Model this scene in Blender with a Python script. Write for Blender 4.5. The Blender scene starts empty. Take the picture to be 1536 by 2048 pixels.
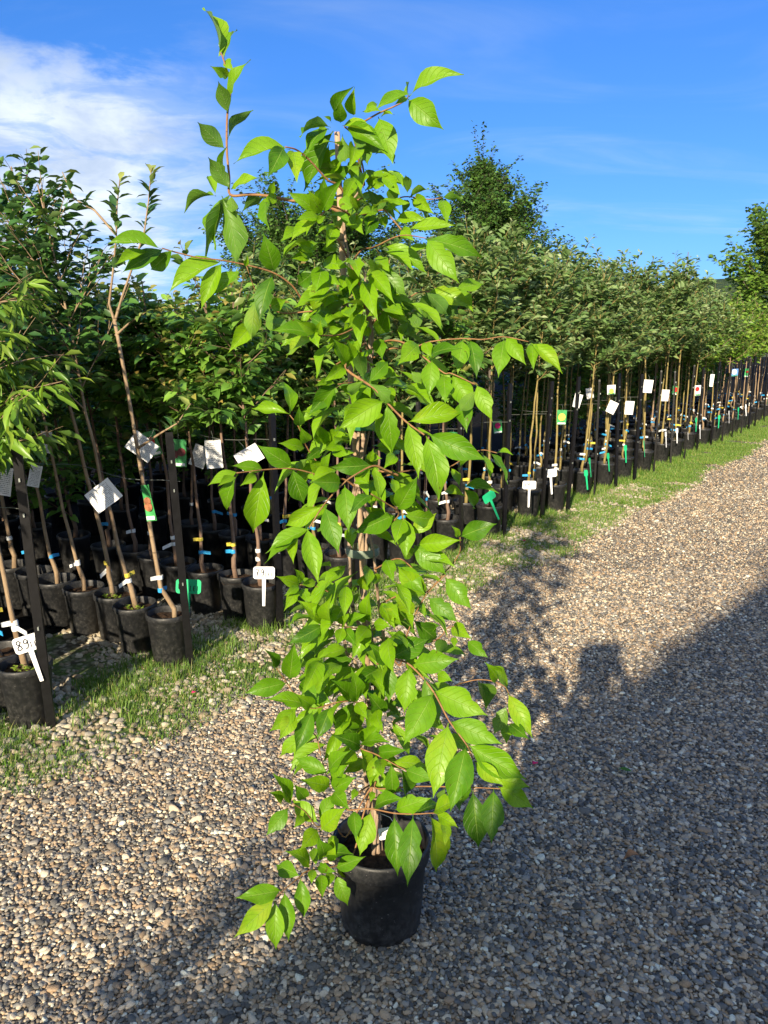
import bpy, math, random
import numpy as np
from mathutils import Vector, Matrix, Quaternion

R = math.radians
sc = bpy.context.scene
rng = random.Random(11)

# ------------------------------------------------------------------ camera
cam_d = bpy.data.cameras.new('camera')
cam = bpy.data.objects.new('camera', cam_d)
sc.collection.objects.link(cam)
cam.location = (0, 0, 1.6)
cam.rotation_euler = (R(90 - 12.8), 0, 0)
cam_d.sensor_fit = 'VERTICAL'
cam_d.sensor_height = 24.0
cam_d.lens = 24.0 * 1570 / 2048
cam_d.clip_start = 0.05
cam_d.clip_end = 3000
sc.camera = cam

# ------------------------------------------------------------------ sky, sun, exposure
SUN_EL, SUN_AZ = 21.6, 17.0           # the light travels forward and to the right
world = bpy.data.worlds.new('World')
sc.world = world
world.use_nodes = True
wn, wl = world.node_tree.nodes, world.node_tree.links
wn.clear()
def wnode(t, **kw):
    n = wn.new(t)
    for k, v in kw.items(): setattr(n, k, v)
    return n
w_out = wnode('ShaderNodeOutputWorld')
w_bg = wnode('ShaderNodeBackground')
w_bg.inputs['Strength'].default_value = 0.135
sky = wnode('ShaderNodeTexSky', sky_type='NISHITA', sun_disc=False)
sky.sun_elevation = R(SUN_EL)
sky.sun_rotation = R(180 + SUN_AZ)
sky.air_density = 1.0
sky.dust_density = 0.3
sky.ozone_density = 4.0
def wmath(op, a, b=None, c=None):
    n = wnode('ShaderNodeMath', operation=op)
    for i, x in enumerate((a, b, c)):
        if x is None: continue
        if isinstance(x, (int, float)): n.inputs[i].default_value = x
        else: wl.new(x, n.inputs[i])
    return n.outputs[0]
def wsmooth(x, a, b, lo=0.0, hi=1.0):
    n = wnode('ShaderNodeMapRange', interpolation_type='SMOOTHSTEP')
    wl.new(x, n.inputs['Value'])
    n.inputs['From Min'].default_value = a; n.inputs['From Max'].default_value = b
    n.inputs['To Min'].default_value = lo; n.inputs['To Max'].default_value = hi
    return n.outputs[0]
tc = wnode('ShaderNodeTexCoord')
sep = wnode('ShaderNodeSeparateXYZ'); wl.new(tc.outputs['Generated'], sep.inputs[0])
# the cloud sheet lies flat high above: direction / (height + offset)
den = wmath('ADD', wmath('MAXIMUM', sep.outputs[2], 0.0), 0.12)
comb = wnode('ShaderNodeCombineXYZ')
wl.new(wmath('DIVIDE', sep.outputs[0], den), comb.inputs[0])
wl.new(wmath('DIVIDE', sep.outputs[1], den), comb.inputs[1])
def wnoise(scale, detail, rough, dist, stretch=(1, 1, 1), off=(0, 0, 0), rot=0):
    mp = wnode('ShaderNodeMapping'); wl.new(comb.outputs[0], mp.inputs[0])
    mp.inputs['Scale'].default_value = stretch; mp.inputs['Location'].default_value = off
    mp.inputs['Rotation'].default_value = (0, 0, rot)
    n = wnode('ShaderNodeTexNoise'); wl.new(mp.outputs[0], n.inputs['Vector'])
    n.inputs['Scale'].default_value = scale; n.inputs['Detail'].default_value = detail
    n.inputs['Roughness'].default_value = rough; n.inputs['Distortion'].default_value = dist
    return n.outputs['Fac']
shade = wnoise(1.5, 6, 0.6, 0.5, (1, 1, 1), (1.7, 0.3, 0))
big = wnoise(0.62, 8, 0.6, 0.7, (1, 1.3, 1), (3.1, 0.6, 0))
ratio = wmath('DIVIDE', sep.outputs[0], wmath('MAXIMUM', wmath('ABSOLUTE', sep.outputs[1]), 0.2))
side = wsmooth(ratio, -0.10, -0.34)                       # the cloud bank stands over the left half of the sky
low = wsmooth(wmath('ADD', sep.outputs[2], wmath('MULTIPLY', wmath('SUBTRACT', shade, 0.5), 0.22)), 0.305, 0.235)
behind = wsmooth(sep.outputs[1], 0.05, -0.35, 0.0, 1.0)  # unseen cloud added overhead and behind the viewpoint to brighten the shade
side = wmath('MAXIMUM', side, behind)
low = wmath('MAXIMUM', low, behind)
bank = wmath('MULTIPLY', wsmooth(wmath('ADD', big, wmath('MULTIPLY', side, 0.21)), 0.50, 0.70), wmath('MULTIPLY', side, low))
cir = wnoise(0.8, 6, 0.55, 1.6, (0.8, 1.5, 1), (0.4, 2.0, 0), 0.5)
wisps = wmath('MULTIPLY', wsmooth(cir, 0.48, 0.84), 0.26)
bank = wmath('MULTIPLY', bank, wsmooth(wnoise(2.4, 7, 0.62, 0.9, (1, 1.2, 1), (0.3, 5.1, 0)), 0.34, 0.58, 0.45, 1.0))
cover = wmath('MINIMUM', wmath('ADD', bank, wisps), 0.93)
ccol = wnode('ShaderNodeMix', data_type='RGBA'); wl.new(wsmooth(shade, 0.35, 0.65), ccol.inputs['Factor'])
ccol.inputs['A'].default_value = (1.95, 2.35, 3.0, 1)
ccol.inputs['B'].default_value = (3.3, 3.6, 3.95, 1)
# tint towards the deep blue of the day and add the light scattered more than once, which the sky model leaves out
tint = wnode('ShaderNodeMix', data_type='RGBA', blend_type='MULTIPLY'); tint.inputs['Factor'].default_value = 1.0
wl.new(sky.outputs[0], tint.inputs['A']); tint.inputs['B'].default_value = (.175, .265, .42, 1)
base = wnode('ShaderNodeMix', data_type='RGBA', blend_type='ADD'); base.inputs['Factor'].default_value = 1.0
wl.new(tint.outputs['Result'], base.inputs['A']); base.inputs['B'].default_value = (.01, .26, .90, 1)
mixc = wnode('ShaderNodeMix', data_type='RGBA')
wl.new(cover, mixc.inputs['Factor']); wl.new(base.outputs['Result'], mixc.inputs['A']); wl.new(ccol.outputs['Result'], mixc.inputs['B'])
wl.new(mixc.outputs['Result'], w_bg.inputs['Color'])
wl.new(w_bg.outputs[0], w_out.inputs['Surface'])

sun_d = bpy.data.lights.new('sun', 'SUN')
sun = bpy.data.objects.new('sun', sun_d)
sc.collection.objects.link(sun)
SUNV = Vector((math.sin(R(SUN_AZ)) * math.cos(R(SUN_EL)), math.cos(R(SUN_AZ)) * math.cos(R(SUN_EL)), -math.sin(R(SUN_EL))))
sun.rotation_euler = SUNV.to_track_quat('-Z', 'Y').to_euler()
sun.location = (-6, -12, 9)
sun_d.energy = 4.2
sun_d.angle = R(0.8)
sun_d.color = (1.0, 0.85, 0.62)
vs = sc.view_settings
sc.display_settings.display_device = 'sRGB'
vs.view_transform = 'Standard'
vs.look = 'None'
vs.exposure = 1.2
vs.gamma = 1.0
vs.use_curve_mapping = False
sc.cycles.use_denoising = True
sc.cycles.max_bounces = 7
sc.cycles.diffuse_bounces = 3
sc.cycles.glossy_bounces = 2
sc.cycles.transmission_bounces = 4

# ------------------------------------------------------------------ small helpers
def tag(o, label=None, cat=None, group=None, kind=None):
    if label: o['label'] = label
    if cat: o['category'] = cat
    if group: o['group'] = group
    if kind: o['kind'] = kind
    return o
def link(name, data, parent=None):
    o = bpy.data.objects.new(name, data)
    sc.collection.objects.link(o)
    if parent is not None: o.parent = parent
    return o
def empty(name, loc=(0, 0, 0), rz=0.0):
    o = link(name, None)
    o.empty_display_size = 0.1
    o.location = loc; o.rotation_euler = (0, 0, rz)
    return o
class MB:
    """collects faces of one mesh"""
    def __init__(s): s.v = []; s.f = []; s.a = []; s.m = []
    def quadtube(s, pts, radii, n=6, cap=True, mat=0):
        b0 = len(s.v); up = Vector((0.13, 0.21, 0.97)); prev = None
        pts = [Vector(p) for p in pts]
        for i, p in enumerate(pts):
            d = (pts[min(i + 1, len(pts) - 1)] - pts[max(i - 1, 0)])
            if d.length < 1e-9: d = Vector((0, 0, 1))
            d.normalize()
            if prev is None:
                ref = Vector((1, 0, 0)) if abs(d.x) < 0.8 else Vector((0, 1, 0))
                x = d.cross(ref).normalized()
            else:
                x = (prev - d * prev.dot(d))
                x = x.normalized() if x.length > 1e-6 else d.orthogonal().normalized()
            prev = x; y = d.cross(x); r = radii[i]
            for k in range(n):
                a = 2 * math.pi * k / n
                s.v.append(p + x * (math.cos(a) * r) + y * (math.sin(a) * r))
        for i in range(len(pts) - 1):
            for k in range(n):
                k2 = (k + 1) % n
                s.f.append((b0 + i * n + k, b0 + i * n + k2, b0 + (i + 1) * n + k2, b0 + (i + 1) * n + k)); s.m.append(mat)
        if cap:
            s.f.append(tuple(b0 + k for k in range(n))[::-1]); s.m.append(mat)
            e = b0 + (len(pts) - 1) * n
            s.f.append(tuple(e + k for k in range(n))); s.m.append(mat)
        return s
    def box(s, lo, hi, mat=0, M=None):
        b0 = len(s.v)
        for z in (lo[2], hi[2]):
            for x, y in ((lo[0], lo[1]), (hi[0], lo[1]), (hi[0], hi[1]), (lo[0], hi[1])):
                p = Vector((x, y, z)); s.v.append(M @ p if M else p)
        for q in ((3, 2, 1, 0), (4, 5, 6, 7), (0, 1, 5, 4), (1, 2, 6, 5), (2, 3, 7, 6), (3, 0, 4, 7)):
            s.f.append(tuple(b0 + k for k in q)); s.m.append(mat)
        return s
    def lathe(s, prof, n=28, mat=0, cx=0, cy=0):
        b0 = len(s.v)
        for r, z in prof:
            for k in range(n):
                a = 2 * math.pi * k / n
                s.v.append(Vector((cx + r * math.cos(a), cy + r * math.sin(a), z)))
        for i in range(len(prof) - 1):
            for k in range(n):
                k2 = (k + 1) % n
                s.f.append((b0 + i * n + k, b0 + i * n + k2, b0 + (i + 1) * n + k2, b0 + (i + 1) * n + k)); s.m.append(mat)
        return s
    def poly(s, pts, mat=0):
        b0 = len(s.v); s.v += [Vector(p) for p in pts]; s.f.append(tuple(range(b0, b0 + len(pts)))); s.m.append(mat)
        return s
    def prism(s, outline, y0, y1, mat=0):
        """outline in x,z extruded along y"""
        n = len(outline); b0 = len(s.v)
        for y in (y0, y1):
            for x, z in outline: s.v.append(Vector((x, y, z)))
        s.f.append(tuple(b0 + k for k in range(n))); s.m.append(mat)
        s.f.append(tuple(b0 + n + k for k in range(n))[::-1]); s.m.append(mat)
        for k in range(n):
            k2 = (k + 1) % n
            s.f.append((b0 + k2, b0 + k, b0 + n + k, b0 + n + k2)); s.m.append(mat)
        return s
    def mesh(s, name, mats, smooth=False):
        me = bpy.data.meshes.new(name)
        me.from_pydata([tuple(p) for p in s.v], [], s.f)
        for m in (mats if isinstance(mats, (list, tuple)) else [mats]): me.materials.append(m)
        if any(s.m): me.polygons.foreach_set('material_index', s.m)
        if smooth: me.polygons.foreach_set('use_smooth', [True] * len(me.polygons))
        me.update()
        return me
    def build(s, name, mats, parent=None, smooth=False):
        return link(name, s.mesh(name, mats, smooth), parent)
def arr_mesh(name, V, F, mats, smooth=False, floats=None, loopuv=None):
    """mesh from arrays; all faces have the same corner count"""
    V = np.asarray(V, dtype=np.float32); F = np.asarray(F, dtype=np.int32)
    me = bpy.data.meshes.new(name)
    me.vertices.add(len(V)); me.vertices.foreach_set('co', V.ravel())
    k = F.shape[1]
    me.loops.add(F.size); me.loops.foreach_set('vertex_index', F.ravel())
    me.polygons.add(len(F)); me.polygons.foreach_set('loop_start', np.arange(0, F.size, k, dtype=np.int32))
    if smooth: me.polygons.foreach_set('use_smooth', np.ones(len(F), dtype=bool))
    for m in (mats if isinstance(mats, (list, tuple)) else [mats]): me.materials.append(m)
    for nm, vals in (floats or {}).items():
        at = me.attributes.new(nm, 'FLOAT', 'POINT'); at.data.foreach_set('value', np.asarray(vals, dtype=np.float32))
    if loopuv is not None:
        uv = me.uv_layers.new(name='UVMap'); uv.data.foreach_set('uv', np.asarray(loopuv, dtype=np.float32)[F.ravel()].ravel())
    me.update(calc_edges=True); me.validate()
    return me

# ------------------------------------------------------------------ materials
class NT:
    def __init__(s, name):
        s.m = bpy.data.materials.new(name); s.m.use_nodes = True
        s.t = s.m.node_tree; s.t.nodes.clear()
        s.out = s.n('ShaderNodeOutputMaterial')
    def n(s, t, **kw):
        x = s.t.nodes.new(t)
        for k, v in kw.items(): setattr(x, k, v)
        return x
    def l(s, a, b): s.t.links.new(a, b)
    def put(s, sock, x):
        if isinstance(x, bpy.types.NodeSocket): s.l(x, sock)
        elif isinstance(x, (int, float)): sock.default_value = x
        else: sock.default_value = tuple(x) if len(x) != 3 or sock.type == 'VECTOR' else (*x, 1)
    def math(s, op, a, b=None, c=None, clamp=False):
        x = s.n('ShaderNodeMath', operation=op); x.use_clamp = clamp
        for i, q in enumerate((a, b, c)):
            if q is not None: s.put(x.inputs[i], q)
        return x.outputs[0]
    def smooth(s, v, a, b, lo=0.0, hi=1.0):
        x = s.n('ShaderNodeMapRange', interpolation_type='SMOOTHSTEP')
        s.put(x.inputs['Value'], v)
        for k, q in (('From Min', a), ('From Max', b), ('To Min', lo), ('To Max', hi)): x.inputs[k].default_value = q
        return x.outputs[0]
    def mix(s, f, a, b, blend='MIX'):
        x = s.n('ShaderNodeMix', data_type='RGBA', blend_type=blend)
        s.put(x.inputs['Factor'], f); s.put(x.inputs['A'], a); s.put(x.inputs['B'], b)
        return x.outputs['Result']
    def noise(s, scale, detail=3, rough=0.5, vec=None, dist=0.0):
        x = s.n('ShaderNodeTexNoise')
        x.inputs['Scale'].default_value = scale; x.inputs['Detail'].default_value = detail
        x.inputs['Roughness'].default_value = rough; x.inputs['Distortion'].default_value = dist
        if vec is not None: s.l(vec, x.inputs['Vector'])
        return x.outputs['Fac']
    def obj(s): return s.n('ShaderNodeTexCoord').outputs['Object']
    def pos(s): return s.n('ShaderNodeNewGeometry').outputs['Position']
    def attr(s, name): return s.n('ShaderNodeAttribute', attribute_name=name).outputs['Fac']
    def ramp(s, f, stops, interp='LINEAR'):
        x = s.n('ShaderNodeValToRGB'); s.put(x.inputs[0], f)
        r = x.color_ramp; r.interpolation = interp
        while len(r.elements) < len(stops): r.elements.new(0.5)
        for e, (p, c) in zip(r.elements, stops): e.position = p; e.color = (*c, 1)
        return x.outputs[0]
    def bump(s, h, strength=0.5, dist=0.01):
        x = s.n('ShaderNodeBump'); x.inputs['Strength'].default_value = strength; x.inputs['Distance'].default_value = dist
        s.l(h, x.inputs['Height']); return x.outputs[0]
    def bsdf(s, col, rough=0.6, spec=0.5, normal=None, metal=0.0, coat=0.0):
        x = s.n('ShaderNodeBsdfPrincipled')
        s.put(x.inputs['Base Color'], col); s.put(x.inputs['Roughness'], rough)
        s.put(x.inputs['Specular IOR Level'], spec); s.put(x.inputs['Metallic'], metal); s.put(x.inputs['Coat Weight'], coat)
        if normal is not None: s.l(normal, x.inputs['Normal'])
        return x.outputs[0]
    def end(s, shader): s.l(shader, s.out.inputs['Surface']); return s.m
    def leafy(s, col, tcol, t=0.3, rough=0.4, spec=0.5, normal=None):
        b = s.bsdf(col, rough, spec, normal)
        tr = s.n('ShaderNodeBsdfTranslucent'); s.put(tr.inputs['Color'], tcol)
        if normal is not None: s.l(normal, tr.inputs['Normal'])
        x = s.n('ShaderNodeMixShader'); x.inputs[0].default_value = t
        s.l(b, x.inputs[1]); s.l(tr.outputs[0], x.inputs[2])
        return s.end(x.outputs[0])
def plain(name, col, rough=0.6, spec=0.5, var=0.0, scale=30, bump=0.0, metal=0.0):
    t = NT(name); o = t.obj(); nz = t.noise(scale, 4, 0.6, o)
    c = t.mix(t.smooth(nz, 0.3, 0.7), [k * (1 - var) for k in col], [min(1, k * (1 + var)) for k in col]) if var else col
    return t.end(t.bsdf(c, rough, spec, t.bump(nz, bump, 0.004) if bump else None, metal))

PEBBLE = [(0.0, (.030, .032, .036)), (.10, (.075, .078, .082)), (.22, (.15, .125, .10)), (.34, (.21, .20, .19)), (.46, (.32, .24, .165)),
          (.58, (.13, .135, .14)), (.68, (.37, .31, .235)), (.78, (.24, .17, .11)), (.86, (.44, .39, .32)), (.965, (.60, .57, .51))]
def pebble_mat(name, stops, gain=1.0):
    t = NT(name)
    rnd = t.n('ShaderNodeObjectInfo').outputs['Random']
    c = t.ramp(rnd, [(p, tuple(min(.85, k * gain * wm) for k, wm in zip(q, (1.03, .985, .87)))) for p, q in stops], 'CONSTANT')
    nz = t.noise(3.0, 5, 0.65, t.obj())
    c = t.mix(t.smooth(nz, .3, .75), t.mix(1.0, c, (.72, .72, .74), 'MULTIPLY'), c)
    return t.end(t.bsdf(c, t.smooth(nz, .2, .8, .45, .75), .45, t.bump(nz, .25, .15)))
MEANP = (.235, .21, .175)
PEBBLE = [(p, tuple(.86 * a + .14 * b for a, b in zip(q, MEANP))) for p, q in PEBBLE]
M_pebble = pebble_mat('river_pebble', PEBBLE, 1.62)
M_pale = pebble_mat('pale_stone', [(0, (.30, .25, .18)), (.25, (.42, .37, .29)), (.5, (.5, .46, .38)), (.7, (.36, .34, .31)), (.85, (.6, .56, .48))])
def gravel_sheet():
    t = NT('gravel'); p = t.pos()
    v = t.n('ShaderNodeTexVoronoi', feature='F1'); v.inputs['Scale'].default_value = 62; v.inputs['Randomness'].default_value = 1.0; t.l(p, v.inputs['Vector'])
    sp = t.n('ShaderNodeSeparateColor'); t.l(v.outputs['Color'], sp.inputs[0])
    c = t.ramp(sp.outputs[0], [(p_, tuple(k * 1.5 * wm for k, wm in zip(q, (1.03, .985, .87)))) for p_, q in PEBBLE], 'CONSTANT')
    gap = t.smooth(v.outputs['Distance'], .40, .95)
    c = t.mix(gap, c, (.12, .10, .08))
    big = t.noise(1.1, 4, .6, p)
    c = t.mix(t.smooth(big, .35, .7), c, t.mix(1.0, c, (.80, .78, .76), 'MULTIPLY'))
    h = t.math('SUBTRACT', 1.0, v.outputs['Distance'])
    return t.end(t.bsdf(c, .65, .4, t.bump(h, .9, .012)))
M_gravel = gravel_sheet()
def strip_sheet():
    t = NT('stony_turf'); p = t.pos()
    v = t.n('ShaderNodeTexVoronoi', feature='F1'); v.inputs['Scale'].default_value = 34; t.l(p, v.inputs['Vector'])
    sp = t.n('ShaderNodeSeparateColor'); t.l(v.outputs['Color'], sp.inputs[0])
    c = t.ramp(sp.outputs[0], [(0, (.16, .13, .09)), (.4, (.32, .28, .21)), (.7, (.45, .40, .32)), (.9, (.25, .22, .18))], 'CONSTANT')
    c = t.mix(t.smooth(v.outputs['Distance'], .3, .75), c, (.07, .06, .04))
    g = t.smooth(t.noise(2.3, 5, .62, p), .40, .60)
    fine = t.noise(90, 3, .6, p)
    gc = t.mix(t.smooth(fine, .3, .7), (.055, .115, .016), (.13, .21, .04))
    c = t.mix(t.math('MULTIPLY', g, .85), c, gc)
    return t.end(t.bsdf(c, .8, .25, t.bump(t.math('SUBTRACT', fine, v.outputs['Distance']), .8, .012)))
M_strip = strip_sheet()
M_ground = plain('meadow_soil', (.085, .095, .04), .9, .2, .4, .8, .2)
M_bed = plain('dark_weed_fabric', (.013, .012, .011), .95, .03, .3, 14, .3)
M_soil = plain('potting_soil', (.040, .024, .015), .95, .15, .6, 60, 1.0)
def pot_mat():
    t = NT('black_pot_plastic'); o = t.obj()
    nz = t.noise(48, 6, .72, o); sp = t.noise(160, 2, .5, o)
    z = t.n('ShaderNodeSeparateXYZ'); t.l(o, z.inputs[0])
    dust = t.math('MULTIPLY', t.smooth(nz, .38, .75), t.smooth(z.outputs[2], .20, .0, .35, 1.0))
    c = t.mix(dust, (.014, .015, .017), (.075, .074, .072))
    c = t.mix(t.smooth(sp, .70, .78), c, (.20, .19, .18))
    return t.end(t.bsdf(c, t.smooth(nz, .3, .7, .38, .62), .5, t.bump(sp, .03, .002)))
M_pot = pot_mat()
M_post = plain('black_painted_steel', (.006, .006, .007), .35, .35, .3, 40, .05)
M_wire = plain('galvanised_wire', (.30, .33, .31), .45, .5, metal=.6)
def bark_mat(name, a, b, scale=26):
    t = NT(name); o = t.obj()
    mp = t.n('ShaderNodeMapping'); t.l(o, mp.inputs[0]); mp.inputs['Scale'].default_value = (1, 1, .35)
    nz = t.noise(scale, 5, .65, mp.outputs[0])
    v = t.n('ShaderNodeTexNoise'); mp2 = t.n('ShaderNodeMapping'); t.l(o, mp2.inputs[0]); mp2.inputs['Scale'].default_value = (.3, .3, 3)
    t.l(mp2.outputs[0], v.inputs['Vector']); v.inputs['Scale'].default_value = 18; v.inputs['Detail'].default_value = 3
    c = t.mix(t.smooth(nz, .3, .7), a, b)
    c = t.mix(t.smooth(v.outputs['Fac'], .60, .72), c, [k * .4 for k in a])
    return t.end(t.bsdf(c, .7, .3, t.bump(nz, .5, .01)))
M_bark_tan = bark_mat('tan_bark', (.20, .135, .08), (.33, .24, .15))
M_bark_brown = bark_mat('brown_bark', (.12, .075, .05), (.24, .16, .115))
M_bark_olive = bark_mat('olive_bark', (.17, .13, .045), (.30, .24, .09))
M_bark_dark = bark_mat('dark_bark', (.055, .045, .035), (.11, .09, .07), 10)
M_stem = bark_mat('peeling_stem', (.20, .13, .09), (.40, .30, .21), 40)
M_twig = bark_mat('reddish_twig', (.20, .095, .045), (.30, .17, .07), 50)
M_bamboo = bark_mat('bamboo_cane', (.33, .22, .13), (.45, .32, .21), 30)

def hero_leaf_mat(name, flat=False):
    t = NT(name)
    uv = t.n('ShaderNodeUVMap').outputs[0]
    s = t.n('ShaderNodeSeparateXYZ'); t.l(uv, s.inputs[0])
    a = t.math('ABSOLUTE', t.math('MULTIPLY', t.math('SUBTRACT', s.outputs[0], .5), 2.0))
    # arching side veins leave the midrib and sweep towards the tip
    q = t.math('SUBTRACT', s.outputs[1], t.math('MULTIPLY', t.math('POWER', a, 1.25), .26))
    fr = t.math('FRACT', t.math('MULTIPLY', q, 7.5))
    tri = t.math('ABSOLUTE', t.math('SUBTRACT', fr, .5))           # .5 on the vein, 0 between
    vein = t.smooth(tri, .40, .5)
    mid = t.smooth(a, .075, .015)
    lines = t.math('MAXIMUM', t.math('MULTIPLY', vein, .45), mid)
    rnd = t.n('ShaderNodeObjectInfo').outputs['Random']
    o = t.pos()
    nz = t.noise(22, 4, .6, o)
    mixf = t.math('ADD', t.math('MULTIPLY', rnd, .8), t.math('MULTIPLY', t.smooth(nz, .3, .7), .2))
    c = t.ramp(mixf, [(0, (.036, .115, .004)), (.22, (.078, .215, .004)), (.55, (.142, .318, .005)), (.85, (.205, .385, .007)), (1, (.29, .41, .02))])
    c = t.mix(t.math('MULTIPLY', lines, .62), c, (.25, .40, .07))
    spot = t.math('MULTIPLY', t.smooth(t.noise(46, 3, .6, o), .685, .72), t.math('GREATER_THAN', t.noise(5, 1, .5, o), .50))
    c = t.mix(t.math('MULTIPLY', spot, .7), c, (.10, .065, .015))
    back = t.n('ShaderNodeNewGeometry').outputs['Backfacing']
    c = t.mix(t.math('MULTIPLY', back, .45), c, (.10, .19, .055))
    h = t.math('SUBTRACT', t.math('MULTIPLY', t.math('SUBTRACT', 1.0, vein), .6), t.math('MULTIPLY', mid, .5))
    h = t.math('ADD', h, t.math('MULTIPLY', t.noise(120, 2, .5, o), .25))
    wet = t.smooth(t.noise(34, 3, .55, o), .60, .68)
    rough = t.math('SUBTRACT', t.smooth(nz, .3, .7, .38, .50), t.math('MULTIPLY', wet, .20))
    return t.leafy(c, t.mix(1.0, c, (1.8, 1.5, .5), 'MULTIPLY'), .36, rough, .38, t.bump(h, .50, .004))
M_hero = hero_leaf_mat('shrub_leaf')
def leaf_mat(name, cols, young, t_=.25, rough=.42, spec=.45):
    t = NT(name)
    c = t.ramp(t.attr('rnd'), [(i / (len(cols) - 1), k) for i, k in enumerate(cols)])
    c = t.mix(t.attr('young'), c, young)
    back = t.n('ShaderNodeNewGeometry').outputs['Backfacing']
    c = t.mix(t.math('MULTIPLY', back, .4), c, t.mix(.4, c, (.16, .19, .12)))
    return t.leafy(c, t.mix(1.0, c, (1.6, 1.5, .7), 'MULTIPLY'), t_, rough, spec)
ML = {
 'plum':   leaf_mat('plum_leaf', [(0.033, 0.094, 0.025), (0.061, 0.161, 0.033), (0.099, 0.224, 0.043)], (0.359, 0.395, 0.090), .2, .36, .5),
 'peach':  leaf_mat('peach_leaf', [(0.072, 0.170, 0.018), (0.152, 0.287, 0.025), (0.216, 0.359, 0.036)], (0.359, 0.359, 0.036), .3, .38),
 'cherry': leaf_mat('cherry_leaf', [(0.051, 0.143, 0.029), (0.112, 0.251, 0.036), (0.207, 0.386, 0.051)], (0.502, 0.305, 0.081), .28, .4),
 'apple':  leaf_mat('apple_leaf', [(0.062, 0.138, 0.036), (0.124, 0.221, 0.058), (0.207, 0.297, 0.103)], (0.373, 0.414, 0.221), .22, .5),
 'pear':   leaf_mat('pear_leaf', [(0.069, 0.166, 0.019), (0.152, 0.290, 0.030), (0.248, 0.386, 0.052)], (0.359, 0.359, 0.069), .3, .42),
 'wild':   leaf_mat('orchard_leaf', [(0.030, 0.091, 0.017), (0.063, 0.152, 0.025), (0.117, 0.221, 0.036)], (0.138, 0.221, 0.041), .22, .45),
 'walnut': leaf_mat('walnut_leaf', [(0.058, 0.145, 0.019), (0.117, 0.228, 0.028), (0.193, 0.304, 0.041)], (0.179, 0.235, 0.041), .25, .45),
}
M_grass = leaf_mat('grass_blade', [(0.062, 0.152, 0.017), (0.131, 0.262, 0.030), (0.235, 0.345, 0.062)], (0.414, 0.373, 0.138), .3, .55, .3)
M_white = plain('white_plastic', (.78, .79, .80), .45, .4, .06, 20)
M_green = plain('green_plastic', (.012, .42, .17), .4, .5, .1, 20)
M_blue = plain('blue_tape', (.03, .30, .62), .45, .4, .15, 60)
M_yellow = plain('yellow_tape', (.55, .46, .06), .5, .4, .15, 60)
M_wtape = plain('white_tape', (.72, .74, .74), .5, .4, .1, 60)
M_ink = plain('black_ink', (.015, .015, .022), .6, .3)
M_strap = plain('grey_green_strap', (.16, .20, .15), .5, .4, .1, 40)
M_gtie = plain('green_tie', (.02, .14, .07), .5, .4, .1, 40)
M_cardgreen = plain('green_card', (.05, .30, .09), .4, .5, .25, 25)
M_cardblue = plain('blue_card', (.12, .26, .62), .4, .5, .25, 25)
M_cherryred = plain('dark_red_print', (.10, .008, .014), .35, .5, .5, 40)
M_red = plain('red_print', (.55, .025, .02), .4, .5, .3, 40)
M_applegreen = plain('yellow_green_print', (.50, .52, .09), .4, .5, .25, 30)
M_fig = plain('rust_brown_print', (.30, .12, .06), .4, .5, .5, 30)
M_petal = plain('pink_petal', (.55, .02, .14), .6, .3, .2, 40)
M_dry = plain('dry_leaf', (.26, .13, .06), .8, .2, .4, 40)
def card_mat():
    t = NT('printed_card')
    uv = t.n('ShaderNodeUVMap').outputs[0]
    s = t.n('ShaderNodeSeparateXYZ'); t.l(uv, s.inputs[0])
    row = t.math('FRACT', t.math('MULTIPLY', s.outputs[1], 15))
    words = t.noise(1.0, 2, .6, None)
    cm = t.n('ShaderNodeCombineXYZ'); t.l(t.math('MULTIPLY', s.outputs[0], 16), cm.inputs[0]); t.l(t.math('MULTIPLY', t.math('FLOOR', t.math('MULTIPLY', s.outputs[1], 15)), 3.7), cm.inputs[1])
    w = t.noise(1.0, 2, .6, cm.outputs[0])
    ins = t.math('MULTIPLY', t.math('GREATER_THAN', s.outputs[0], .10), t.math('LESS_THAN', s.outputs[0], .86))
    insv = t.math('MULTIPLY', t.math('GREATER_THAN', s.outputs[1], .07), t.math('LESS_THAN', s.outputs[1], .90))
    ink = t.math('MULTIPLY', t.math('MULTIPLY', t.math('LESS_THAN', row, .34), t.math('GREATER_THAN', w, .46)), t.math('MULTIPLY', ins, insv))
    c = t.mix(t.math('MULTIPLY', ink, .85), (.76, .77, .79), (.10, .10, .12))
    return t.end(t.bsdf(c, .5, .35))
M_card = card_mat()

# ------------------------------------------------------------------ layout: s runs along the line of stakes, o points out to the path
P0 = Vector((-1.38, 2.98)); DIR = Vector((.586, .81)).normalized(); NRM = Vector((DIR.y, -DIR.x))
def so(s, o, z=0.0):
    p = P0 + DIR * s + NRM * o
    return Vector((p.x, p.y, z))
def sheet(name, outline, z, mat):
    o = MB().poly([(x, y, z) for x, y in outline]).build(name, mat)
    return tag(o, kind='structure')
sheet('ground', [(1500 * math.cos(a), 1500 * math.sin(a)) for a in [2 * math.pi * k / 48 for k in range(48)]], -.014, M_ground)
edge = []
for k in range(141):
    s = -10 + k * .5
    w = .36 + .26 * min(1, max(0, (s + .5) / 5)) + .05 * math.sin(s * 2.1) + .04 * math.sin(s * 5.3 + 1)
    edge.append((s, w))
sheet('gravel_path', [tuple(so(s, w - .3).xy) for s, w in edge] + [tuple(so(60, 45).xy), tuple(so(-10, 45).xy)][::1], 0.0, M_gravel)
sheet('stony_strip', [tuple(so(s, w).xy) for s, w in edge] + [tuple(so(60, -.95).xy), tuple(so(-10, -.95).xy)], .004, M_strip)
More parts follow.
